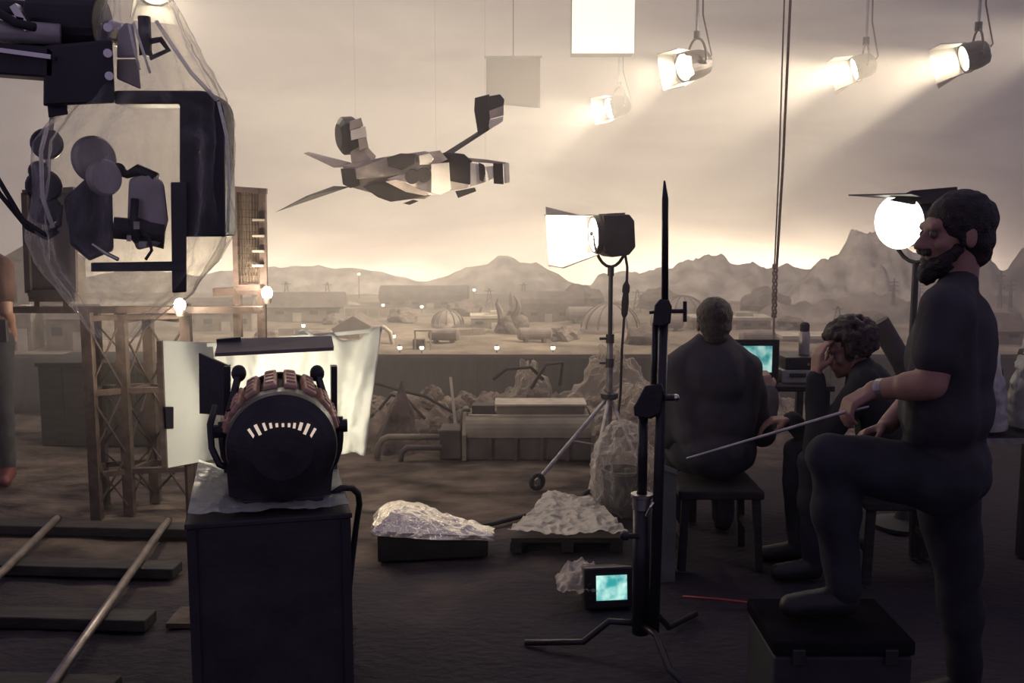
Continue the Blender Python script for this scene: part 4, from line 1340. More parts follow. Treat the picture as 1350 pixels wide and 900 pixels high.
# ================================================================== big lamp on its pedestal
YF = 2.95
pfl, pfr = P(250, 690, YF + 0.0), P(462, 690, YF + 0.0)
pax = V((P(356, 690, YF).x, YF, 0)).normalized()
pR = Matrix((V((pax.y, -pax.x, 0)), pax, V((0, 0, 1)))).transposed()
zp_ = P(356, 690, YF).z
pw_ = 212 * YF / 1300 * 1.02
pc_ = V((P(356, 690, YF).x, YF, 0)) + pax * 0.29


def PC(x, y, z):
    return pc_ + pR @ V((x, y, z))


ped = thing('lamp_pedestal', 'tall black box pedestal under the big studio lamp', 'pedestal', pc_)
MB().box(PC(0, 0, zp_ / 2), (pw_, 0.58, zp_), pR).build('body', BLACK, ped, bevel=0.006)
MB().box(PC(0, 0, zp_ + 0.009), (pw_ + 0.012, 0.595, 0.018), pR).build('top_board', BLACK, ped, bevel=0.004)
for sg in (-1, 1):
    MB().bar(PC(sg * (pw_ / 2 - 0.014), -0.296, 0), PC(sg * (pw_ / 2 - 0.014), -0.296, zp_), 0.028, 0.012, pax).build('corner_strip', RUBBER, ped)


def cov(u, v):
    return PC((u - 0.5) * (pw_ - 0.01), (v - 0.5) * 0.57, zp_ + 0.034 + 0.05 * max(0, 0.3 - u) * (0.3 + v) * 2), V((0, 0, 1))


tag(crumple(50, 50, cov, 0.014, 7, 3.0).build('pedestal_sheet', plastic('pedestal_plastic', (0.60, 0.62, 0.54), opacity=0.6, rough=0.25), smooth=True, origin=PC(0, 0, zp_ + .02)), 'wrinkled greenish plastic sheet lying on the black pedestal', 'plastic sheet')

COPPER = mat('warm_copper_fin', (0.55, 0.34, 0.24), 0.5, 0.3, var=0.3, scale=18)
bl = thing('studio_lamp', 'big black drum studio lamp seen from behind with vent ribs and barn doors', 'studio lamp', PC(0, 0, zp_ + 0.02))
cen = P(372, 592, 2.98)
AX = V((cen.x, cen.y, 0)).normalized()
SXA = V((AX.y, -AX.x, 0))
RZ = Matrix((SXA, AX, V((0, 0, 1)))).transposed()


def Q(px, py, d):
    """Pixel ray met with the plane that stands d behind the drum centre, square to the lamp axis."""
    a = P(px, py, 1.0)
    o = V((0, 0, CAM_H))
    r = a - o
    return o + r * ((cen - o).dot(AX) + d) / r.dot(AX)


def LC(x, y, z):
    return cen + RZ @ V((x, y, z))

RD = 0.172
MB().lathe([(0, -0.015), (RD * 0.55, -0.012), (RD * 0.80, 0.0), (RD * 0.97, 0.025), (RD, 0.05), (RD, 0.13), (RD * 0.93, 0.14), (RD * 0.93, 0.15), (0, 0.15)], cen, AX, 48).build('rear_drum', CRANE, bl, smooth=False)
MB().lathe([(RD * 0.90, 0.14), (RD * 0.90, 0.44), (RD * 1.0, 0.44), (RD * 1.0, 0.47), (RD * 0.8, 0.47), (RD * 0.8, 0.42)], cen, AX, 48).build('lamp_barrel', mat('barrel_brown', (0.045, 0.034, 0.03), 0.6, 0.0), bl)
for k in range(8):
    a = math.radians(90 + (k - 3.5) * 21)
    r = RD * 0.99
    o_ = LC(math.cos(a) * r, 0.285, math.sin(a) * r)
    R = RZ @ Matrix.Rotation(-(a - PI / 2), 3, 'Y')
    rb = MB().box(o_, (0.042, 0.31, 0.030), R).build('vent_rib', COPPER, bl, bevel=0.006)
    for q in (-0.11, -0.04, 0.03, 0.10):
        MB().box(o_ + RZ @ V((math.cos(a) * 0.016, q, math.sin(a) * 0.016)), (0.028, 0.034, 0.010), R).build('vent_cap', COPPER, rb, bevel=0.003)
# glowing louvres in the back of the drum
SLOT = emit('louvre_glow', (1.0, 0.80, 0.58), 0.55)
for k, (px, py, w_, h_, tl) in enumerate(((332, 570, 4, 13, 32), (340, 565, 5, 13, 25), (349, 561, 4, 9, 18), (357, 559.5, 4, 6, 10), (365, 559, 4, 4, 5), (373, 559, 4, 3.5, 0), (381, 559, 4, 4, -5), (388, 559.5, 4, 6, -10), (396, 560.5, 5, 9, -18), (404, 564, 5, 13, -25), (412, 569, 4, 12, -32))):
    c = Q(px, py, -0.004 + 0.012 * abs(k - 5) / 5)
    MB().box(c, (w_ * 0.85 * 3 / 1300, 0.04, h_ * 1.15 * 3 / 1300), RZ @ Matrix.Rotation(math.radians(-tl), 3, 'Y')).build('louvre', SLOT, bl)
# front frame, knobs, doors
yf = 0.47
cn = {k: Q(a, b_, yf) for k, (a, b_) in dict(tl=(300, 482), tr=(440, 482), bl=(300, 640), br=(440, 640)).items()}
for a, b_ in (('bl', 'br'), ('bl', 'tl'), ('br', 'tr')):
    MB().bar(cn[a], cn[b_], 0.022, 0.05, AX).build('front_frame', CRANE, bl)
MB().lathe([(0, 0.02), (RD * 0.5, 0.015), (RD * 0.8, 0), (RD * 0.8, -0.01), (0, -0.01)], cen + AX * 0.465, AX, 32).build('lens', emit('big_lens_glow', (1, 0.94, 0.78), 18.0), bl, smooth=True)
for px in (315, 418):
    k0 = Q(px, 492, yf - 0.05)
    MB().sph(k0, (0.026, 0.026, 0.03), 14).build('knob', CRANE, bl, smooth=True)
    MB().bar(k0, k0 + RZ @ V((0.03 if px > 370 else -0.03, -0.12, -0.11)), 0.018, 0.022).build('latch_arm', DKMETAL, bl)
tdp = [Q(283, 470, yf), Q(440, 462, yf), Q(437, 447, yf + 0.16), Q(288, 451, yf + 0.16)]
DOORM = mat('grey_door', (0.14, 0.12, 0.11), 0.55, 0.2, var=0.15)
MB().prism(tdp, (0, 0.004, 0.012)).build('top_barn_door', DOORM, bl)
ldp = [Q(300, 482, yf), Q(300, 548, yf), Q(263, 545, yf + 0.14), Q(262, 465, yf + 0.14)]
MB().prism(ldp, (0.006, 0.006, 0)).build('side_barn_door', CRANE, bl)
MB().bar(Q(286, 452, yf + 0.14), Q(318, 449, yf + 0.14), 0.03, 0.03).build('door_hinge', CRANE, bl)
# yoke and foot
for sg in (-1, 1):
    MB().cyl(LC(sg * RD * 0.95, 0.22, 0.02), LC(sg * (RD * 1.04 + 0.035), 0.22, 0.02), 0.022, n=14).build('pivot', CRANE, bl)
pts = [LC(-RD * 1.09, 0.22, 0.05)] + [LC(-RD * 1.09 * math.cos(a), 0.22, -0.02 - RD * 1.08 * math.sin(a)) for a in [PI * i / 14 for i in range(15)]] + [LC(RD * 1.09, 0.22, 0.05)]
pts = [V((p.x, p.y, max(p.z, zp_ + 0.05))) for p in pts]
MB().tube(pts, 0.014, 8).build('yoke', CRANE, bl, smooth=True)
MB().hull([V((p_.x, p_.y, max(p_.z, zp_ + 0.052))) for p_ in [Q(a, b_, d) for a, b_ in ((298, 612), (302, 655), (330, 664), (412, 664), (436, 652), (440, 610)) for d in (0.06, 0.32)]]).build('ballast_case', CRANE, bl, bevel=0.01)
MB().tube([Q(284, 535, 0.2), Q(277, 560, 0.15), Q(279, 590, 0.1), Q(289, 612, 0.08), Q(305, 618, 0.08)], 0.011, 8).build('handle', CRANE, bl, smooth=True)
MB().box(LC(0, 0.2, 0) * 1.0 + V((0, 0, zp_ + 0.038 - cen.z)), (0.25, 0.28, 0.036), RZ).build('foot_plate', CRANE, bl, bevel=0.006)
spot('studio_lamp_beam', cen + AX * 0.50, cen + AX * 3 + V((0.25, 0, 0.02)), 7, 165, 0.3, 0.09)
tag(MB().tube([Q(434, 654, 0.14), Q(450, 643, 0.16), Q(464, 643, 0.20), Q(472, 650, 0.28), Q(474, 664, 0.36), Q(470, 690, 0.44), Q(464, 740, 0.46), PC(0.26, 0.34, 0.02), PC(0.30, 0.40, 0.012)], 0.011, 8).build('lamp_power_lead', RUBBER, smooth=True, origin=PC(0.26, 0.34, 0.0)), 'thick black lead looping off the black pedestal', 'cable')

# diffusion cloth and reflector board in front of the lamp
WHITE = cloth_sheet('white_diffusion', (0.78, 0.78, 0.72), 0.45)
dc = thing('diffusion_cloth', 'white diffusion cloth hanging in folds in front of the big lamp', 'diffusion cloth', (P(440, 640, 3.8).x, 3.8, 0))
tl_, tr_, brr, bll = P(280, 456, 3.74), P(504, 436, 3.84), P(483, 602, 3.84), P(300, 640, 3.74)


def dif(u, v):
    top = tl_.lerp(tr_, u)
    bot = bll.lerp(brr, u)
    p = top.lerp(bot, v)
    fold = 0.045 * math.sin(u * 17 + v * 1.5) + 0.02 * math.sin(u * 39 + v * 4) + 0.05 * fbm(u * 4, v * 3, 2)
    sag = (0.025 * math.sin(u * 13 + 0.6) + 0.02 * fbm(u * 9, 0, 4)) * (1 - v)
    lo = 0.03 * math.sin(u * 8 + 1) * v
    return p + V((0, fold * (0.35 + 0.65 * v), sag + lo))


MB().grid(dif, 70, 40).build('cloth', WHITE, dc, smooth=True, thick=0.002)
MB().bar(tl_ + V((-0.02, 0, 0.004)), tr_ + V((0.0, 0, 0.004)), 0.014, 0.014).build('top_bar', WHITE, dc)
for q in (0.12, 0.62):
    p_ = tl_.lerp(tr_, q)
    MB().cyl((p_.x, p_.y + 0.05, 0), (p_.x, p_.y + 0.05, p_.z), 0.012, n=8).build('stand_pole', DKMETAL, dc)
    MB().box((p_.x, p_.y + 0.05, 0.012), (0.16, 0.16, 0.024)).build('base_plate', DKMETAL, dc)
    MB().bar((p_.x, p_.y + 0.06, p_.z - 0.005), (p_.x, p_.y, p_.z), 0.02, 0.02).build('clip', DKMETAL, dc)
rbd = thing('reflector_board', 'pale rectangular reflector board beside the big lamp', 'reflector board', (P(250, 610, 3.9).x, 3.9, 0))
q4 = [P(212, 449, 3.80), P(292, 452, 3.98), P(290, 604, 3.98), P(219, 617, 3.80)]
MB().prism(q4, (-0.006, 0.012, 0)).build('board', cloth_sheet('reflector_white', (0.70, 0.70, 0.64), 0.25), rbd)
e0 = q4[0]
MB().bar(q4[0] + V((-0.004, 0, 0)), q4[3] + V((-0.004, 0, 0)), 0.02, 0.02, (0, 1, 0)).build('edge_strip', BRNWOOD, rbd)
MB().hull([P(217, 536, 3.78), P(229, 536, 3.78), P(229, 565, 3.78), P(219, 565, 3.78), P(217, 536, 3.84), P(229, 536, 3.84), P(229, 565, 3.84), P(219, 565, 3.84)]).build('clip', CRANE, rbd, bevel=0.004)
MB().cyl((P(247, 600, 3.94).x, 3.95, 0), (P(247, 600, 3.94).x, 3.95, P(247, 470, 3.94).z), 0.018, n=8).build('stand_pole', RUST, rbd)
MB().box((P(247, 600, 3.94).x, 3.95, 0.015), (0.18, 0.18, 0.02)).build('base_plate', RUST, rbd)

# ================================================================== floor props in the middle
FOIL = mat('crumpled_foil', (0.80, 0.74, 0.62), 0.24, 0.75, var=0.1, bump=1.0, bscale=24)
fb = thing('foil_topped_box', 'low dark box with a crumpled shiny foil lid lying on the dirt', 'foil box', G(570, 740))
A, B = G(498, 741), G(648, 733)
dv = (B - A).normalized()
nv_ = V((-dv.y, dv.x, 0))
hb = 0.15
outl = [A + dv * 0.0, B - dv * 0.02, B + nv_ * 0.12, B + nv_ * 0.16 - dv * 0.12, A + nv_ * 0.36 + dv * 0.20, A + nv_ * 0.30 + dv * 0.02]
bb = MB().prism(outl, (0, 0, hb))
for v_ in bb.bm.verts:
    if v_.co.z > hb * 0.5:
        v_.co.z -= 0.055 * (v_.co - A).dot(dv) / (B - A).length
bb.build('body', mat('matt_black_box', (0.024, 0.021, 0.023), 0.95, spec=0.05), fb, bevel=0.006)
ctr = sum(outl, V()) / len(outl)


def foil(u, v):
    a = u * len(outl)
    i = int(a) % len(outl)
    p = outl[i].lerp(outl[(i + 1) % len(outl)], a - int(a))
    k = min(1.0, v * 1.25)
    q = ctr + dv * -0.06 + (p + (p - ctr).normalized() * 0.012 - (ctr + dv * -0.06)) * k
    skirt = max(0, v - 0.8) / 0.2
    lf = max(0, 1 - (q - A).dot(dv) / 0.6)
    return q + V((0, 0, hb - 0.055 * max(0, (q - A).dot(dv) / (B - A).length) + 0.012 + 0.10 * lf * (1 - k ** 3) - 0.025 * skirt)), V((0, 0, 1)) if v < 0.8 else V(((p - ctr).x, (p - ctr).y, 0)).normalized()


bfo = crumple(90, 30, foil, 0.026, 9, 5.0)
bfo.build('foil_lid', FOIL, fb, smooth=False)

pal = thing('low_pallet', 'low dark slatted pallet under a plastic sheet on the dirt', 'pallet', G(760, 700))
c4 = [G(674, 728), G(822, 728), G(784, 680), G(722, 676)]
for k in range(5):
    q0, q1 = k / 5, (k + 0.86) / 5
    MB().prism([c4[0].lerp(c4[3], q0) + V((0, 0, 0.05)), c4[1].lerp(c4[2], q0) + V((0, 0, 0.05)), c4[1].lerp(c4[2], q1) + V((0, 0, 0.05)), c4[0].lerp(c4[3], q1) + V((0, 0, 0.05))], (0, 0, 0.025)).build('slat', DKWOOD, pal)
for q in (0.04, 0.5, 0.94):
    MB().bar(c4[0].lerp(c4[1], q) + V((0, 0, 0.025)), c4[3].lerp(c4[2], q) + V((0, 0, 0.025)), 0.06, 0.05).build('runner', DKWOOD, pal)


def psh(u, v):
    p = c4[0].lerp(c4[1], u * 1.06 - 0.03).lerp(c4[3].lerp(c4[2], u * 1.06 - 0.03), v * 1.08 - 0.03)
    return p + V((0, 0, 0.092 + 0.03 * max(0, fbm(p.x * 3, p.y * 3, 9)))), V((0, 0, 1))


tag(crumple(110, 90, psh, 0.024, 9, 8.0).build('floor_plastic', plastic('floor_plastic_mat', (0.74, 0.68, 0.58), opacity=0.5, rough=0.12, wrinkle=1.0), smooth=True, origin=G(760, 690)), 'wrinkled plastic sheet spread over the low pallet', 'plastic sheet')

# wrapped bin
cb = G(820, 676)
bn = thing('dustbin', 'dark round bin wrapped inside a clear plastic bag', 'bin', cb)
MB().lathe([(0, 0.0), (0.095, 0.0), (0.115, 0.24), (0.122, 0.245), (0.122, 0.26), (0.105, 0.26), (0.09, 0.02), (0, 0.02)], cb, (0, 0, 1), 24).build('pail', BLACK, bn)


def bbag(u, v):
    a = 2 * PI * u
    prof = [(0.135, 0.0), (0.145, 0.12), (0.15, 0.28), (0.13, 0.36), (0.10, 0.43), (0.05, 0.50), (0.012, 0.52)]
    q = v * (len(prof) - 1)
    i = min(int(q), len(prof) - 2)
    r = prof[i][0] + (prof[i + 1][0] - prof[i][0]) * (q - i)
    h = prof[i][1] + (prof[i + 1][1] - prof[i][1]) * (q - i)
    r *= 1 + 0.08 * math.sin(a * 7 + v * 5)
    return cb + V((math.cos(a) * r, math.sin(a) * r, h + 0.012)), V((math.cos(a), math.sin(a), 0.2))


tag(crumple(90, 60, bbag, 0.04, 10, 1.0).build('bin_bag', plastic('bin_plastic', (0.78, 0.73, 0.64), opacity=0.12, rough=0.10), smooth=True, origin=cb), 'clear crinkled plastic bag pulled over the round bin', 'plastic bag')

# small floor monitor
mc = G(808, 803)
mo = thing('floor_monitor', 'small dark floor monitor with a bright teal screen', 'monitor', mc)
Rm = Matrix.Rotation(0.12, 3, 'Z') @ Matrix.Rotation(-0.10, 3, 'X')
MB().hull([mc + Rm @ V((a, b_, c_)) for a, b_, c_ in ((-0.125, 0, 0.0), (0.095, 0, 0.0), (0.095, 0, 0.185), (-0.125, 0, 0.185), (-0.09, 0.26, 0.0), (0.07, 0.26, 0.0), (0.07, 0.26, 0.13), (-0.09, 0.26, 0.13))]).build('case', CRANE, mo, bevel=0.012)
TEAL = bpy.data.materials.new('teal_screen')
N, L = nodes_of(TEAL)
b = N['Principled BSDF']
b.inputs['Base Color'].default_value = (0.02, 0.03, 0.03, 1)
b.inputs['Roughness'].default_value = 0.2
tc = N.new('ShaderNodeTexCoord')
nz = N.new('ShaderNodeTexNoise')
nz.inputs['Scale'].default_value = 12
nz.inputs['Detail'].default_value = 3
rp = N.new('ShaderNodeValToRGB')
rp.color_ramp.elements[0].position = 0.38
rp.color_ramp.elements[0].color = (0.03, 0.32, 0.33, 1)
rp.color_ramp.elements[1].position = 0.66
rp.color_ramp.elements[1].color = (0.62, 0.95, 0.86, 1)
L.new(tc.outputs['Object'], nz.inputs['Vector'])
L.new(nz.outputs['Fac'], rp.inputs[0])
L.new(rp.outputs[0], b.inputs['Emission Color'])
b.inputs['Emission Strength'].default_value = 0.75
TEAL2 = TEAL.copy()
TEAL2.name = 'teal_screen_bright'
for n_ in TEAL2.node_tree.nodes:
    if n_.type == 'BSDF_PRINCIPLED':
        n_.inputs['Emission Strength'].default_value = 1.15


def screen_grid(cn, wx, hz, R, bulge=0.01):
    return MB().grid(lambda u, v: cn + R @ V(((u - 0.5) * wx, -bulge * (1 - (2 * u - 1) ** 4) * (1 - (2 * v - 1) ** 4) * 1.0, (v - 0.5) * hz)), 14, 12)


screen_grid(mc + Rm @ V((-0.005, -0.004, 0.095)), 0.135, 0.108, Rm).build('screen', TEAL2, mo, smooth=True)
for k in range(3):
    MB().cyl(mc + Rm @ V((-0.10, 0, 0.05 + 0.03 * k)), mc + Rm @ V((-0.10, -0.012, 0.05 + 0.03 * k)), 0.008, n=10).build('dial', RUBBER, mo)
sc_ = G(764, 795)
tag(crumple(40, 30, lambda u, v: (sc_ + V(((u - 0.5) * 0.2, (v - 0.3) * 0.26, 0.055 + 0.05 * math.sin(u * 3) * v)), V((0, 0, 1))), 0.05, 12, 3.0).build('crumpled_sheet', plastic('scrap_plastic', (0.55, 0.48, 0.42), opacity=0.5, rough=0.15), smooth=True, origin=sc_), 'crumpled shiny scrap of plastic beside the small floor monitor', 'plastic scrap')

# plastic wrapped case behind the grip stand
wc = thing('wrapped_case', 'upright pale case wrapped in dull plastic behind the grip stand', 'case', G(878, 775))
MB().hull([P(a, b_, Y) for a, b_ in ((864, 612), (892, 622), (890, 775), (862, 775)) for Y in (4.42, 4.58)]).build('case', mat('dull_grey_case', (0.10, 0.11, 0.10), 0.5, var=0.2), wc, bevel=0.01)
MB().hull([P(a, b_, Y) for a, b_ in ((863, 608), (893, 619), (893, 626), (863, 616)) for Y in (4.40, 4.60)]).build('lid', mat('dull_grey_lid', (0.15, 0.16, 0.145), 0.45, var=0.2), wc, bevel=0.006)

# ================================================================== grip stand
YK = 3.6


def K3(px, py, dy=0.0):
    return P(px, py, YK + dy)


xk1 = K3(875, 500).x
xk2 = K3(850, 600, 0.04).x
gs = thing('grip_stand', 'black grip stand with twin upright rods, clamps and knobs', 'grip stand', (xk2, YK + 0.04, 0))
MB().tube([K3(876, 238), K3(877, 262), V((xk1, YK, K3(875, 420).z))], [0.003, 0.012, 0.013], 12).build('upper_rod', CRANE, gs, smooth=True)
MB().cyl(V((xk1 - 0.003, YK, K3(875, 400).z)), V((xk1 - 0.02, YK, 0.10)), 0.0175, 0.021, n=14).build('rod', CRANE, gs, smooth=True)
MB().cyl(K3(864, 425, 0.03), K3(862, 530, 0.04), 0.013, n=12).build('rod', CRANE, gs, smooth=True)
MB().cyl(K3(848, 540, 0.04), V((K3(846, 666, 0.04).x, YK + 0.04, K3(846, 666).z)), 0.019, n=14).build('rod', CRANE, gs, smooth=True)
MB().cyl(V((K3(846, 662, 0.04).x, YK + 0.04, K3(846, 662).z)), V((K3(844, 850, 0.04).x, YK + 0.04, 0.08)), 0.033, n=16).build('base_tube', CRANE, gs, smooth=True)
MB().hull([K3(a, b_, d) for a, b_ in ((863, 402), (870, 394), (882, 395), (886, 404), (884, 426), (876, 430), (860, 428)) for d in (-0.035, 0.05)]).build('clamp', CRANE, gs, bevel=0.006)
MB().cyl(K3(882, 410), K3(902, 410), 0.008, n=10).build('clamp_screw', CRANE, gs)
MB().cyl(K3(903, 397), K3(903, 424), 0.0075, n=10).build('t_handle', CRANE, gs)
MB().cyl(K3(865, 411, -0.02), K3(856, 412, -0.02), 0.006, n=8).build('clamp_pin', CRANE, gs)
MB().hull([K3(a, b_, d) for a, b_ in ((850, 508), (872, 505), (876, 515), (872, 545), (858, 552), (836, 548), (835, 536), (850, 530)) for d in (-0.04, 0.07)]).build('clamp', CRANE, gs, bevel=0.008)
MB().cyl(K3(876, 524, -0.03), K3(892, 524, -0.03), 0.012, n=12).build('knob_shaft', CRANE, gs)
MB().sph(K3(891, 524, -0.03), 0.014, 12).build('ball_knob', CHROME, gs, smooth=True)
MB().lathe([(0.03, -0.03), (0.036, -0.03), (0.036, 0.012), (0.042, 0.016), (0.042, 0.028), (0.022, 0.03)], V((K3(846, 664, 0.04).x, YK + 0.04, K3(846, 664).z)), (0, 0, 1), 18).build('collar', STEEL, gs)
MB().cyl(K3(845, 707, 0.02), K3(822, 706, 0.0), 0.010, n=10).build('knob_shaft', CRANE, gs)
MB().lathe([(0, 0), (0.018, 0), (0.02, 0.02), (0.012, 0.03), (0, 0.03)], K3(828, 706, 0.0), (-1, 0, 0), 12).build('knob', CRANE, gs)
MB().tube([K3(852, 680, -0.01), K3(858, 668, -0.02), K3(862, 662, -0.02)], 0.005, 8).build('wire_clip', CHROME, gs)
for k in range(3):
    a = 0.9 + k * 2.094
    c = V((K3(844, 850, 0.04).x, YK + 0.04, 0.12))
    MB().tube([c, c + V((math.cos(a) * 0.12, math.sin(a) * 0.12, 0.0)), c + V((math.cos(a) * 0.22, math.sin(a) * 0.22, -0.09)), c + V((math.cos(a) * 0.45, math.sin(a) * 0.45, -0.108))], 0.013, 10).build('leg', CRANE, gs, smooth=True)

# ================================================================== monitor table
YT = 5.35
tbx0, tbx1 = P(905, 505, YT).x, P(1095, 505, YT).x
ztb = P(1000, 506, YT).z
tb = thing('monitor_table', 'dark trestle table carrying the television and video gear', 'table', ((tbx0 + tbx1) / 2, YT + 0.2, 0))
MB().box(((tbx0 + tbx1) / 2, YT + 0.2, ztb - 0.015), (tbx1 - tbx0, 0.56, 0.03)).build('table_top', DKWOOD, tb, bevel=0.004)
for sx in (tbx0 + 0.04, tbx1 - 0.04):
    for sy in (YT - 0.04, YT + 0.44):
        MB().box((sx, sy, (ztb - 0.03) / 2), (0.04, 0.04, ztb - 0.03)).build('leg', DKMETAL, tb)
tv0, tv1 = P(938, 500, YT).x, P(1027, 500, YT).x
ztv = P(980, 447, YT).z
tv = thing('television', 'boxy black television showing a bright teal picture on the table', 'television', ((tv0 + tv1) / 2, YT + 0.1, ztb))
cxv = (tv0 + tv1) / 2
MB().hull([V((x, y, z)) for x, y, z in ((tv0, YT, ztb), (tv1, YT, ztb), (tv1, YT, ztv), (tv0, YT, ztv), (tv0 + 0.05, YT + 0.3, ztb), (tv1 - 0.05, YT + 0.3, ztb), (tv1 - 0.05, YT + 0.3, ztv - 0.05), (tv0 + 0.05, YT + 0.3, ztv - 0.05))]).build('case', CRANE, tv, bevel=0.008)
s0, s1 = P(948, 455, YT), P(1017, 491, YT)
screen_grid(V(((s0.x + s1.x) / 2, YT - 0.003, (s0.z + s1.z) / 2)), s1.x - s0.x, s0.z - s1.z, Matrix.Identity(3), 0.012).build('screen', TEAL, tv, smooth=True)
for a, b_, c_, d_ in ((s0.x - .008, s0.z + .006, s1.x + .008, s0.z + .006), (s0.x - .008, s1.z - .006, s1.x + .008, s1.z - .006), (s0.x - .008, s0.z + .006, s0.x - .008, s1.z - .006), (s1.x + .008, s0.z + .006, s1.x + .008, s1.z - .006)):
    MB().bar((a, YT - 0.006, b_), (c_, YT - 0.006, d_), 0.016, 0.012, (0, 1, 0)).build('bezel', CRANE, tv)
for k in range(4):
    MB().cyl((cxv - 0.05 + 0.035 * k, YT, ztb + 0.02), (cxv - 0.05 + 0.035 * k, YT - 0.01, ztb + 0.02), 0.007, n=10).build('dial', DKMETAL, tv)
# video recorder boxes
d0, d1 = P(1032, 500, YT).x, P(1088, 500, YT).x
zb0 = ztb
for k, (hh, lab) in enumerate(((0.075, 'lower dark video recorder on the table beside the television'), (0.07, 'upper dark video recorder stacked beside the television'))):
    vr = thing('video_recorder', lab, 'video recorder', ((d0 + d1) / 2, YT + 0.18, zb0))
    MB().box(((d0 + d1) / 2 + 0.01 * k, YT + 0.16, zb0 + hh / 2), (d1 - d0 - 0.02 * k, 0.28, hh - 0.002)).build('case', CRANE if k else CRANEG, vr, bevel=0.005)
    MB().box(((d0 + d1) / 2 - 0.03, YT + 0.018, zb0 + hh * 0.6), (0.09, 0.008, 0.022)).build('tape_door', DKMETAL, vr)
    for j in range(4):
        MB().box((d1 - 0.09 + 0.02 * j, YT + 0.017, zb0 + hh * 0.45), (0.012, 0.008, 0.012)).build('button', STEEL, vr)
    zb0 += hh
cc = V((P(1070, 460, YT).x, YT + 0.14, zb0))
fl = thing('vacuum_flask', 'pale vacuum flask with a round dark cap beside the curly haired man\'s hand', 'flask', cc)
zfl = P(1070, 424, YT + 0.14).z - zb0
MB().lathe([(0, 0), (0.028, 0), (0.03, 0.006), (0.03, zfl * 0.66), (0.025, zfl * 0.72), (0, zfl * 0.72)], cc, (0, 0, 1), 20).build('flask_body', mat('flask_pale', (0.5, 0.44, 0.36), 0.35, 0.3), fl, smooth=True)
MB().lathe([(0.026, zfl * 0.70), (0.027, zfl * 0.9), (0.02, zfl * 0.97), (0, zfl)], cc, (0, 0, 1), 20).build('cap', BRN2, fl, smooth=True)
# dark tube leaning on the table
tag(MB().tube([P(1158, 424, 5.75), P(1190, 478, 5.72), V((P(1262, 600, 5.7).x, 5.68, 0.03))], 0.062, 16).build('leaning_tube', mat('tube_dark', (0.06, 0.047, 0.043), 0.7), smooth=False, origin=V((P(1262, 600, 5.7).x, 5.68, 0))), 'thick dark tube leaning behind the curly haired man', 'tube')

# ================================================================== plastic wrapped goods beside the bearded man
YW = 4.25
wt = thing('side_table', 'dark table with a pale front edge under wrapped goods', 'table', (P(1335, 590, YW).x, YW + 0.25, 0))
wx0, wx1 = P(1276, 579, YW).x, P(1450, 579, YW).x
zw = P(1300, 577, YW).z
MB().box(((wx0 + wx1) / 2, YW + 0.28, zw - 0.012), (wx1 - wx0, 0.56, 0.024)).build('table_top', DKWOOD, wt)
MB().bar((wx0, YW - 0.006, zw - 0.012), (wx1, YW - 0.006, zw - 0.012), 0.012, 0.022, (0, 0, 1)).build('edge_strip', STEEL, wt)
for sx in (wx0 + 0.04, wx1 - 0.04):
    for sy in (YW + 0.05, YW + 0.5):
        MB().box((sx, sy, (zw - 0.024) / 2), (0.05, 0.05, zw - 0.024)).build('leg', DKMETAL, wt)
for k, (pxc, pyt, rx, lab, sd) in enumerate(((1312, 466, 0.10, 'tall bundle wrapped in grey plastic on the side table', 2.2), (1404, 440, 0.14, 'wide bundle wrapped in grey plastic at the side table end', 5.1))):
    ct = P(pxc, 577, YW)
    hh = P(pxc, pyt, YW).z - zw
    cw = V((ct.x, YW + 0.18, zw))
    bd = thing('wrapped_bundle', lab, 'bundle', cw)
    MB().hull([cw + V((a * rx * 0.7, b_ * 0.09, c_)) for a in (-1, 1) for b_ in (-1, 1) for c_ in (0.004, hh * 0.8)]).build('contents', BLACK, bd, bevel=0.02)
    crumple(50, 36, lambda u, v, cw=cw, rx=rx, hh=hh: (cw + V((math.cos(2 * PI * u) * rx * (1 - 0.6 * v ** 2) * 1.0, math.sin(2 * PI * u) * 0.14 * (1 - 0.6 * v ** 2), hh * v + 0.02)), V((math.cos(2 * PI * u), math.sin(2 * PI * u), 0))), 0.028, 9, sd).build('wrap', plastic('bundle_plastic', (0.75, 0.74, 0.70), opacity=0.55, rough=0.18), bd, smooth=True)
tag(MB().tube([G(900, 786, .012), G(950, 790, .012), G(985, 794, .012), G(1040, 812, .012)], 0.006, 6).build('red_cable', mat('red_cable_mat', (0.30, 0.04, 0.04), 0.5), smooth=True, origin=G(950, 790)), 'thin red cable lying on the dark floor', 'cable')
tag(MB().tube([G(1030, 900, .02), G(1055, 876, .02), G(1080, 866, .02), G(1112, 862, .02)], 0.014, 8).build('pink_hose', mat('pink_hose_mat', (0.30, 0.14, 0.15), 0.5), smooth=True, origin=G(1080, 866)), 'short pinkish hose lying on the dark floor', 'hose')
tag(MB().tube([G(590, 702, .015), G(650, 690, .015), G(705, 676, .015), G(760, 664, .015), G(835, 655, .015)], 0.014, 8).build('floor_cable', RUBBER, smooth=True, origin=G(650, 690)), 'thick black cable running across the dirt behind the foil box', 'cable')
# ================================================================== people
SKIN = mat('skin', (0.30, 0.165, 0.12), 0.5, var=0.12, scale=12)
HAIRD = mat('dark_hair', (0.022, 0.016, 0.014), 0.55, var=0.4, scale=60, bump=0.6, bscale=160)
HAIRB = mat('brown_hair', (0.055, 0.038, 0.030), 0.55, var=0.4, scale=60, bump=0.6, bscale=160)
EYE = mat('eye', (0.10, 0.08, 0.07), 0.15, var=0.3)


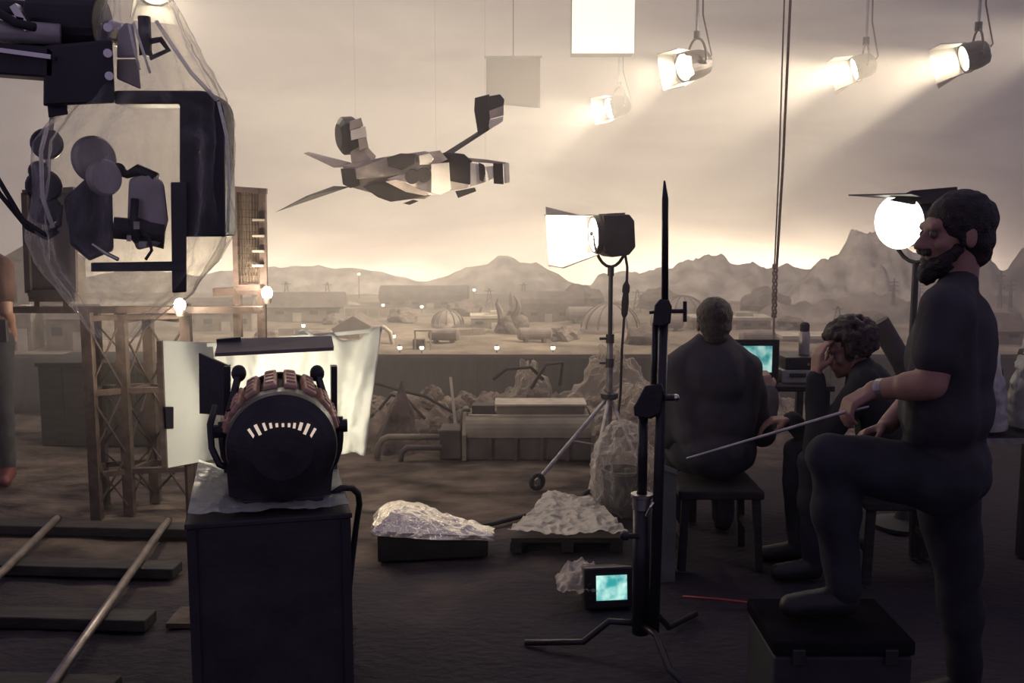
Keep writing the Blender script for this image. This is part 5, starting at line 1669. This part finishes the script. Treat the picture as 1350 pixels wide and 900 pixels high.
def remesh(prims, infl, voxel, name, m, parent, smooth_it=6, rough=None):
    mb = MB()
    for q in prims:
        if q[0] == 'cap':
            _, a, b_, ra, rb = q
            a, b_ = V(a), V(b_)
            ra += infl
            rb += infl
            d = b_ - a
            n = 6
            pts, rs = [], []
            dl = d.normalized() if d.length > 1e-6 else V((0, 0, 1))
            for i in range(n):
                t_ = PI / 2 * i / n
                pts.append(a - dl * ra * math.cos(t_)); rs.append(max(0.0008, ra * math.sin(t_)))
            pts.append(a); rs.append(ra)
            pts.append(b_); rs.append(rb)
            for i in range(n - 1, -1, -1):
                t_ = PI / 2 * i / n
                pts.append(b_ + dl * rb * math.cos(t_)); rs.append(max(0.0008, rb * math.sin(t_)))
            mb.tube(pts, rs, 14)
        else:
            _, c, r, R = q
            mb.sph(c, (r[0] + infl, r[1] + infl, r[2] + infl), 18, R)
    bmesh.ops.recalc_face_normals(mb.bm, faces=mb.bm.faces[:])
    o = mb.build('tmp_' + name, m, None, origin=V((0, 0, 0)))
    rm = o.modifiers.new('r', 'REMESH')
    rm.mode = 'VOXEL'
    rm.voxel_size = voxel
    sm = o.modifiers.new('s', 'SMOOTH')
    sm.factor = 0.5
    sm.iterations = smooth_it
    dg = bpy.context.evaluated_depsgraph_get()
    dg.update()
    me = bpy.data.meshes.new_from_object(o.evaluated_get(dg))
    bpy.data.objects.remove(o)
    org = ORG[parent.name]
    n = len(me.vertices)
    co = np.empty(n * 3)
    me.vertices.foreach_get('co', co)
    co = co.reshape(-1, 3)
    if rough:
        amp, sc = rough
        nr = np.empty(n * 3)
        me.vertices.foreach_get('normal', nr)
        nr = nr.reshape(-1, 3)
        k = np.array([noise.noise(V(p) * sc) for p in co])
        co = co + nr * (k * amp)[:, None]
    co = co - np.array(org)
    me.vertices.foreach_set('co', co.ravel())
    me.polygons.foreach_set('use_smooth', [True] * len(me.polygons))
    me.update()
    me.name = name
    me.materials.clear()
    me.materials.append(m)
    ob = bpy.data.objects.new(name, me)
    C.objects.link(ob)
    ob.parent = parent
    ORG[ob.name] = org
    return ob


def basis(fwd, up):
    f = V(fwd).normalized()
    r = f.cross(V(up)).normalized()
    u = r.cross(f)
    return Matrix((r, f, u)).transposed()


def head(c, fwd, up, s=1.0):
    B = basis(fwd, up)
    c = V(c)
    T = lambda x, y, z: c + B @ (V((x, y, z)) * s)
    k = lambda *r: tuple(q * s for q in r)
    pr = [('ell', T(0, -0.012, 0.025), k(.074, .095, .083), B), ('ell', T(0, .03, -.04), k(.057, .060, .083), B), ('ell', T(0, .04, -.088), k(.045, .045, .034), B),
          ('ell', T(0, .074, -.104), k(.022, .018, .018), B), ('cap', T(0, .086, .004), T(0, .112, -.036), .009 * s, .014 * s), ('cap', T(-.036, .076, .02), T(.036, .076, .02), .016 * s, .016 * s),
          ('cap', T(-.018, .088, -.062), T(.018, .088, -.062), .009 * s, .009 * s), ('cap', T(-.016, .085, -.076), T(.016, .085, -.076), .010 * s, .010 * s)]
    for q in (-1, 1):
        pr += [('ell', T(q * .038, .055, -.032), k(.025, .026, .024), B), ('ell', T(q * .077, -.008, -.014), k(.011, .022, .034), B), ('cap', T(q * .010, .098, -.040), T(q * .012, .098, -.038), .009 * s, .009 * s)]
    return pr, T, B


def hand(wrist, d, pn, side, curl=0.5, s=1.0):
    """Palm, four jointed fingers and a thumb; side = +1 or -1 puts the thumb along d x pn."""
    d = V(d).normalized()
    pn = (V(pn) - d * V(pn).dot(d)).normalized()
    wv = d.cross(pn).normalized()
    w0 = V(wrist)
    pr = []
    for q in (-0.027, -0.009, 0.009, 0.027):
        pr.append(('cap', w0 + wv * q * 0.7 * s, w0 + d * 0.085 * s + wv * q * s, 0.016 * s, 0.0135 * s))
    ln = {0: (.030, .022, .017), 1: (.042, .027, .020), 2: (.046, .030, .021), 3: (.041, .026, .019)}
    for i, q in enumerate((-0.030, -0.010, 0.010, 0.030)):
        j = i if side > 0 else 3 - i
        p = w0 + d * 0.088 * s + wv * q * s
        a = 0.25 * curl
        r = 0.0095 * s
        for t_ in ln[j]:
            a += curl * 0.75
            v = d * math.cos(a) + pn * math.sin(a)
            e = p + v * t_ * s
            pr.append(('cap', p, e, r, r * 0.9))
            p, r = e, r * 0.9
    b0 = w0 + d * 0.028 * s + wv * side * 0.026 * s
    d1 = (d * 0.6 + wv * side * 0.65 + pn * 0.45).normalized()
    d2 = (d * 0.85 + wv * side * 0.1 + pn * 0.5).normalized()
    pr += [('cap', b0, b0 + d1 * 0.042 * s, 0.016 * s, 0.012 * s), ('cap', b0 + d1 * 0.042 * s, b0 + d1 * 0.042 * s + d2 * 0.034 * s, 0.011 * s, 0.0095 * s)]
    return pr


def person(label, base, J, hd, shirt, pants, shoes, sleeve='short', hands=None, hair=None, build=1.0, extra=None, skin=SKIN):
    t = thing('person', label, 'person', base)
    g = lambda k: V(J[k])
    nk, pl = g('neck'), g('pelvis')
    shl, shr = g('shl'), g('shr')
    up = (nk - pl).normalized()
    sx = (shr - shl).normalized()
    fy = up.cross(sx).normalized()
    B = Matrix((sx, -fy, up)).transposed()
    w_ = (shr - shl).length / 0.38
    b = build
    torso = [('ell', pl.lerp(nk, .66), (.160 * w_ * b, .112 * b, .20), B), ('ell', pl.lerp(nk, .34), (.148 * w_ * b, .112 * b, .17), B), ('ell', pl + up * 0.02, (.160 * w_ * b, .122 * b, .125), B),
             ('cap', shl, shr, .056 * b, .056 * b), ('cap', nk + up * 0.02, shl, .045, .056 * b), ('cap', nk + up * 0.02, shr, .045, .056 * b)]
    for q in ('l', 'r'):
        torso.append(('cap', g('sh' + q), pl.lerp(nk, .35) + (g('sh' + q) - nk) * 0.5, .06 * b, .09 * b))
    arms_u, arms_f, legs_u, legs_l, feet_ = [], [], [], [], []
    for q in ('l', 'r'):
        arms_u.append(('cap', g('sh' + q), g('el' + q), .052 * b, .041 * b))
        arms_f.append(('cap', g('el' + q), g('wr' + q), .041 * b, .027 * b))
        arms_f.append(('cap', g('el' + q).lerp(g('wr' + q), .12), g('el' + q).lerp(g('wr' + q), .4), .043 * b, .040 * b))
        legs_u.append(('cap', g('hi' + q), g('kn' + q), .088 * b, .058 * b))
        legs_l.append(('cap', g('kn' + q), g('an' + q), .055 * b, .038 * b))
        m_ = g('kn' + q).lerp(g('an' + q), .32)
        legs_l.append(('cap', m_, m_ + (g('an' + q) - g('kn' + q)) * 0.14, .057 * b, .052 * b))
        feet_ += [('cap', g('an' + q) + V((0, 0, -0.03)), g('to' + q), .040, .030), ('cap', g('an' + q), g('an' + q) + V((0, 0, -0.035)), .038, .040)]
    hp, T, HB = head(*hd)
    neck_ = [('cap', nk - up * 0.02, T(0, -.022, -.07), .060, .054)]
    hands_ = []
    for h_ in (hands or []):
        hands_ += h_
    body = remesh(torso + arms_u + arms_f + legs_u + legs_l + feet_ + hp + neck_ + hands_, 0.0, 0.0068, 'body', skin, t, 5)
    for q in (-1, 1):
        MB().sph(T(q * .031, .080, -.003), 0.0125 * hd[3], 10).build('eye', EYE, t, smooth=True)
    sl = []
    for q, a in zip(('l', 'r'), arms_u):
        e = g('sh' + q).lerp(g('el' + q), .62)
        sl.append(('cap', g('sh' + q), e, .058 * b, .054 * b) if sleeve == 'short' else a)
    sh_ = torso + sl + ([] if sleeve == 'short' else [('cap', g('el' + q), g('el' + q).lerp(g('wr' + q), .93), .046 * b, .036 * b) for q in ('l', 'r')])
    remesh(sh_, 0.012, 0.012, 'shirt', shirt, t, 6, (0.012, 9.0))
    remesh([('ell', pl + up * 0.0, (.160 * w_ * b, .124 * b, .12), B)] + legs_u + legs_l, 0.014, 0.013, 'trousers', pants, t, 6, (0.010, 10.0))
    for q in ('l', 'r'):
        k = 0 if q == 'l' else 2
        remesh(feet_[k:k + 2], 0.010, 0.010, 'shoe', shoes, t, 4)
    if hair:
        hair(t, T, HB, hd[3])
    if extra:
        extra(t, T, HB, hd[3])
    return t


def short_hair(m, bulk=1.0):
    def f(t, T, B, s):
        k = lambda *r: tuple(q * s for q in r)
        remesh([('ell', T(0, -.022, .036), k(.080 * bulk, .094 * bulk, .082 * bulk), B), ('ell', T(0, -.05, -.02), k(.068 * bulk, .06 * bulk, .065), B), ('ell', T(0, -.062, -.062), k(.056, .042, .045), B), ('cap', T(-.07, .0, .02), T(-.072, .008, -.03), .012, .010), ('cap', T(.07, .0, .02), T(.072, .008, -.03), .012, .010)], 0.003, 0.007, 'hair', m, t, 3, (0.005, 45.0))
    return f


def curly_hair(m):
    def f(t, T, B, s):
        random.seed(9)
        pr = [('ell', T(0, -.025, .035), (.086, .098, .086), B)]
        for _ in range(150):
            a, z = random.uniform(0, 2 * PI), random.uniform(-0.75, 1)
            r = math.sqrt(max(0, 1 - z * z))
            x, y = math.cos(a) * r, math.sin(a) * r
            if y > 0.45 and z < 0.45:
                continue
            pr.append(('ell', T(x * .094, -.025 + y * .108, .03 + z * .095), (.023, .023, .023), B))
        remesh(pr, 0, 0.007, 'hair', m, t, 2, (0.008, 50.0))
    return f


SH_BLK = mat('black_tshirt', (0.036, 0.033, 0.038), 0.8, var=0.3, scale=5, bump=0.3, bscale=12)
SH_GRY = mat('charcoal_jacket', (0.046, 0.041, 0.045), 0.85, var=0.3, scale=5, bump=0.35, bscale=12)
SH_GRN = mat('dark_green_jumper', (0.030, 0.031, 0.028), 0.9, var=0.3, scale=6, bump=0.35, bscale=14)
SH_RUS = mat('rust_shirt', (0.10, 0.052, 0.042), 0.85, var=0.3, scale=6, bump=0.3, bscale=12)
JEAN = mat('dark_jeans', (0.024, 0.023, 0.029), 0.85, var=0.3, scale=7, bump=0.3, bscale=14)
SHOE = mat('dark_shoe', (0.02, 0.018, 0.018), 0.5)
REDSHOE = mat('red_shoe', (0.10, 0.02, 0.022), 0.5)

# ---- bearded man standing with one foot on a case
YM = 3.1
M3 = lambda a, b_, d=0.0: P(a, b_, YM + d)
casez = 0.40
J = dict(neck=M3(1262, 382), pelvis=M3(1240, 618), shl=M3(1246, 410, -0.18), shr=M3(1252, 410, 0.18),
         ell=M3(1228, 506, -0.22), wrl=M3(1152, 514, -0.07), elr=M3(1226, 500, 0.27), wrr=M3(1170, 560, 0.12),
         hil=M3(1244, 634, -0.09), hir=M3(1246, 634, 0.10), knl=M3(1096, 604, -0.10), anl=V((M3(1112, 790, -0.08).x, YM - 0.08, casez + 0.09)),
         knr=V((M3(1262, 780, 0.12).x, YM + 0.12, 0.47)), anr=V((M3(1275, 900, 0.12).x, YM + 0.14, 0.085)))
J['tol'] = J['anl'] + V((-0.17, -0.02, -0.042))
J['tor'] = J['anr'] + V((-0.17, -0.02, -0.050))
hl = hand(J['wrl'], (-0.85, -0.12, -0.42), (0.2, 0.1, -1), -1, 0.85)
hr = hand(J['wrr'], (-0.9, -0.1, -0.3), (0.1, -0.4, -1), 1, 0.6)


def beard(t, T, B, s):
    remesh([('ell', T(0, .052, -.092), (.052, .05, .042), B), ('ell', T(0, .082, -.118), (.032, .03, .034), B), ('cap', T(-.055, .02, -.05), T(-.035, .06, -.09), .018, .022), ('cap', T(.055, .02, -.05), T(.035, .06, -.09), .018, .022),
            ('cap', T(-.028, .094, -.052), T(.028, .094, -.052), .010, .010)], 0.002, 0.006, 'beard', HAIRD, t, 2, (0.006, 60.0))
    w0 = J['wrl']
    d_ = (J['wrl'] - J['ell']).normalized()
    MB().lathe([(0.028, -0.012), (0.034, -0.012), (0.034, 0.012), (0.028, 0.012)], w0 - d_ * 0.03, d_, 20).build('wristband', STEEL, t)


ctrh = M3(1259, 306)
person('bearded man in a black t-shirt leaning on his raised knee and holding a stick', V((J['anr'].x, J['anr'].y, 0)), J, (ctrh, (-1, -0.05, -0.04), (0, 0, 1), 1.06),
       SH_BLK, JEAN, SHOE, 'short', [hl, hr], short_hair(HAIRD, 1.06), 1.14, beard)
ka = J['anl']
kc = thing('step_case', 'black ribbed equipment case under the bearded man\'s raised foot', 'case', V((ka.x - 0.05, ka.y, 0)))
MB().box((ka.x - 0.05, ka.y, 0.175), (0.42, 0.34, 0.35)).build('body', RUBBER, kc, bevel=0.012)
MB().box((ka.x - 0.05, ka.y, 0.374), (0.43, 0.35, 0.046)).build('lid', mat('matt_black_cloth', (0.014, 0.013, 0.015), 1.0, spec=0.0), kc, bevel=0.008)
for q in (-0.14, 0.14):
    MB().box((ka.x - 0.05 + q, ka.y - 0.178, 0.35), (0.04, 0.014, 0.05)).build('latch', DKMETAL, kc, bevel=0.003)
MB().tube([(ka.x - 0.11, ka.y - 0.172, 0.22), (ka.x - 0.10, ka.y - 0.20, 0.22), (ka.x + 0.0, ka.y - 0.20, 0.22), (ka.x + 0.01, ka.y - 0.172, 0.22)], 0.008, 8).build('handle', RUBBER, kc)
hc = J['wrl'] + V((-0.85, -0.12, -0.42)).normalized() * 0.10 + V((0.0, 0, -0.022))
tag(MB().tube([hc + V((0.07, 0.0, 0.016)), hc, M3(920, 600, -0.15), M3(905, 604, -0.16)], [0.006, 0.006, 0.004, 0.003], 8).build('pointer_stick', STEEL, origin=hc), 'thin pale pointer stick held in the bearded man\'s hand', 'stick')

# ---- man seated with his back turned, at the television
Y1p = 4.75
S1 = lambda a, b_, d=0.0: P(a, b_, Y1p + d)
sx1 = S1(942, 560).x
J = dict(neck=S1(940, 449), pelvis=V((sx1, Y1p - 0.02, 0.53)), shl=S1(893, 486, 0.0), shr=S1(983, 486, 0.0),
         ell=S1(884, 575, 0.04), wrl=S1(905, 575, 0.32), elr=S1(1006, 572, 0.08), wrr=S1(1013, 516, 0.29),
         hil=V((sx1 - 0.10, Y1p + 0.02, 0.53)), hir=V((sx1 + 0.10, Y1p + 0.02, 0.53)), knl=V((sx1 - 0.14, Y1p + 0.42, 0.53)), knr=V((sx1 + 0.14, Y1p + 0.42, 0.53)),
         anl=V((sx1 - 0.14, Y1p + 0.40, 0.085)), anr=V((sx1 + 0.14, Y1p + 0.40, 0.085)))
J['tol'] = J['anl'] + V((-0.02, 0.16, -0.05))
J['tor'] = J['anr'] + V((0.02, 0.16, -0.05))
hr = hand(J['wrr'], (-0.15, 0.55, 0.8), (0, 0.9, -0.5), -1, 0.6)
hl = hand(J['wrl'], (0.3, 0.9, 0.1), (0, 0.1, -1), 1, 0.5)


def collar(t, T, B, s):
    nk = J1['neck']
    MB().lathe([(0.068, 0.0), (0.072, 0.0), (0.070, 0.035), (0.064, 0.035), (0.068, 0.0)], nk + V((0, 0, 0.012)), (0, 0.15, 1), 24).build('shirt_collar', mat('pale_collar', (0.45, 0.40, 0.36), 0.8), t, smooth=True)


J1 = J
person('seated man in a charcoal jacket with his back turned, facing the television', V((sx1, Y1p, 0)), J, (S1(941, 425, 0.01), (0.05, 1, -0.08), (0, 0, 1), 1.0),
       SH_GRY, JEAN, SHOE, 'long', [hl, hr], short_hair(HAIRB, 1.06), 1.2, collar)


def stool(name, label, c, h, w_=0.40):
    t = thing(name, label, 'seat', c)
    MB().box(c + V((0, 0, h - 0.02)), (w_, w_, 0.04)).build('seat', DKWOOD, t, bevel=0.008)
    for a in (-1, 1):
        for b_ in (-1, 1):
            MB().bar(c + V((a * w_ * 0.42, b_ * w_ * 0.42, h - 0.04)), c + V((a * w_ * 0.46, b_ * w_ * 0.46, 0)), 0.035, 0.035).build('leg', DKWOOD, t)
        MB().bar(c + V((a * w_ * 0.44, -w_ * 0.44, h * 0.4)), c + V((a * w_ * 0.44, w_ * 0.44, h * 0.4)), 0.02, 0.03).build('stretcher', DKWOOD, t)
    return t


stool('stool', 'dark wooden stool under the man facing the television', V((sx1, Y1p - 0.02, 0)), 0.388)

# ---- curly haired man bent forward with a hand to his brow
Y2p = 4.55
S2 = lambda a, b_, d=0.0: P(a, b_, Y2p + d)
pel = S2(1178, 610)
pel.z = 0.53
J = dict(neck=S2(1138, 488), pelvis=pel, shl=S2(1140, 506, -0.17), shr=S2(1140, 504, 0.18),
         ell=S2(1076, 592, -0.13), wrl=S2(1076, 492, -0.06), elr=S2(1080, 596, 0.16), wrr=S2(1042, 552, 0.12),
         hil=pel + V((0, -0.10, 0)), hir=pel + V((0, 0.10, 0)))
J['knl'] = pel + V((-0.42, -0.12, 0.02))
J['knr'] = pel + V((-0.42, 0.13, 0.02))
J['anl'] = V((J['knl'].x + 0.02, J['knl'].y, 0.085))
J['anr'] = V((J['knr'].x + 0.02, J['knr'].y, 0.085))
J['tol'] = J['anl'] + V((-0.16, 0, -0.05))
J['tor'] = J['anr'] + V((-0.16, 0, -0.05))
hl = hand(J['wrl'], (0.10, 0.12, 1), (0.9, 0.3, 0.0), -1, 0.45)
hr = hand(J['wrr'], (-0.9, 0.1, -0.1), (0.0, 0.1, -1), 1, 0.5)
person('curly haired man in dark clothes bent forward with a hand to his brow', V((pel.x, Y2p, 0)), J, (S2(1117, 458), (-0.93, 0.05, -0.36), (-0.30, 0, 0.95), 1.04),
       SH_GRN, JEAN, SHOE, 'long', [hl, hr], curly_hair(HAIRB), 1.0)
stool('stool', 'dark wooden stool under the curly haired man', V((pel.x + 0.01, Y2p, 0)), 0.388)

# ---- person at the edge of the stage
YE = 6.2
xe = P(-6, 600, YE).x
J = dict(neck=V((xe, YE, 1.44)), pelvis=V((xe, YE, 0.93)), shl=V((xe - 0.17, YE + 0.05, 1.37)), shr=V((xe + 0.15, YE - 0.05, 1.37)),
         ell=V((xe - 0.22, YE + 0.05, 1.10)), wrl=V((xe - 0.16, YE + 0.2, 0.88)), elr=V((xe + 0.165, YE - 0.07, 1.10)), wrr=V((xe + 0.11, YE + 0.10, 0.93)),
         hil=V((xe - 0.09, YE, 0.90)), hir=V((xe + 0.07, YE - 0.02, 0.90)), knl=V((xe - 0.10, YE + 0.03, 0.49)), knr=V((xe + 0.08, YE - 0.03, 0.49)),
         anl=V((xe - 0.10, YE + 0.06, 0.085)), anr=V((xe + 0.085, YE - 0.02, 0.085)))
J['tol'] = J['anl'] + V((0.02, 0.16, -0.05))
J['tor'] = J['anr'] + V((0.05, -0.15, -0.05))
hr = hand(J['wrr'], (-0.3, 0.8, -0.3), (-0.8, -0.2, 0), 1, 0.7)
hl = hand(J['wrl'], (0.1, 0.3, -0.95), (0.9, 0, 0), 1, 0.5)


def radio(t, T, B, s):
    c = V((xe + 0.165, YE - 0.12, 0.98))
    MB().box(c, (0.05, 0.035, 0.14)).build('belt_radio', CRANE, t, bevel=0.006)


person('person in a rust coloured shirt and dark trousers standing by the model hall', V((xe, YE, 0)), J, (V((xe - 0.01, YE, 1.60)), (0.6, 0.8, -0.05), (0, 0, 1), 1.0),
       SH_RUS, JEAN, REDSHOE, 'short', [hl, hr], short_hair(HAIRB), 0.95, radio)
# ================================================================== haze that fills the set
hm = bpy.data.materials.new('stage_smoke')
N, L = nodes_of(hm)
N.remove(N['Principled BSDF'])
vs_ = N.new('ShaderNodeVolumeScatter')
vs_.inputs['Color'].default_value = (0.96, 0.90, 0.82, 1)
vs_.inputs['Density'].default_value = 0.10
vs_.inputs['Anisotropy'].default_value = 0.15
L.new(vs_.outputs[0], N['Material Output'].inputs['Volume'])
hm2 = hm.copy()
hm2.name = 'thin_stage_smoke'
for n_ in hm2.node_tree.nodes:
    if n_.type == 'VOLUME_SCATTER':
        n_.inputs['Density'].default_value = 0.022
hz = MB().box((0, 12.0, 4.6), (18, 9.8, 9.0)).build('haze', hm, origin=(0, 12.0, 0))
tag(hz, 'warm smoke haze hanging over the model landscape', 'haze', kind='stuff')
hz = MB().box((0, 5.695, 4.6), (18, 2.79, 9.0)).build('haze', hm2, origin=(0, 5.7, 0))
tag(hz, 'thin warm smoke drifting over the floor before the model landscape', 'haze', kind='stuff')
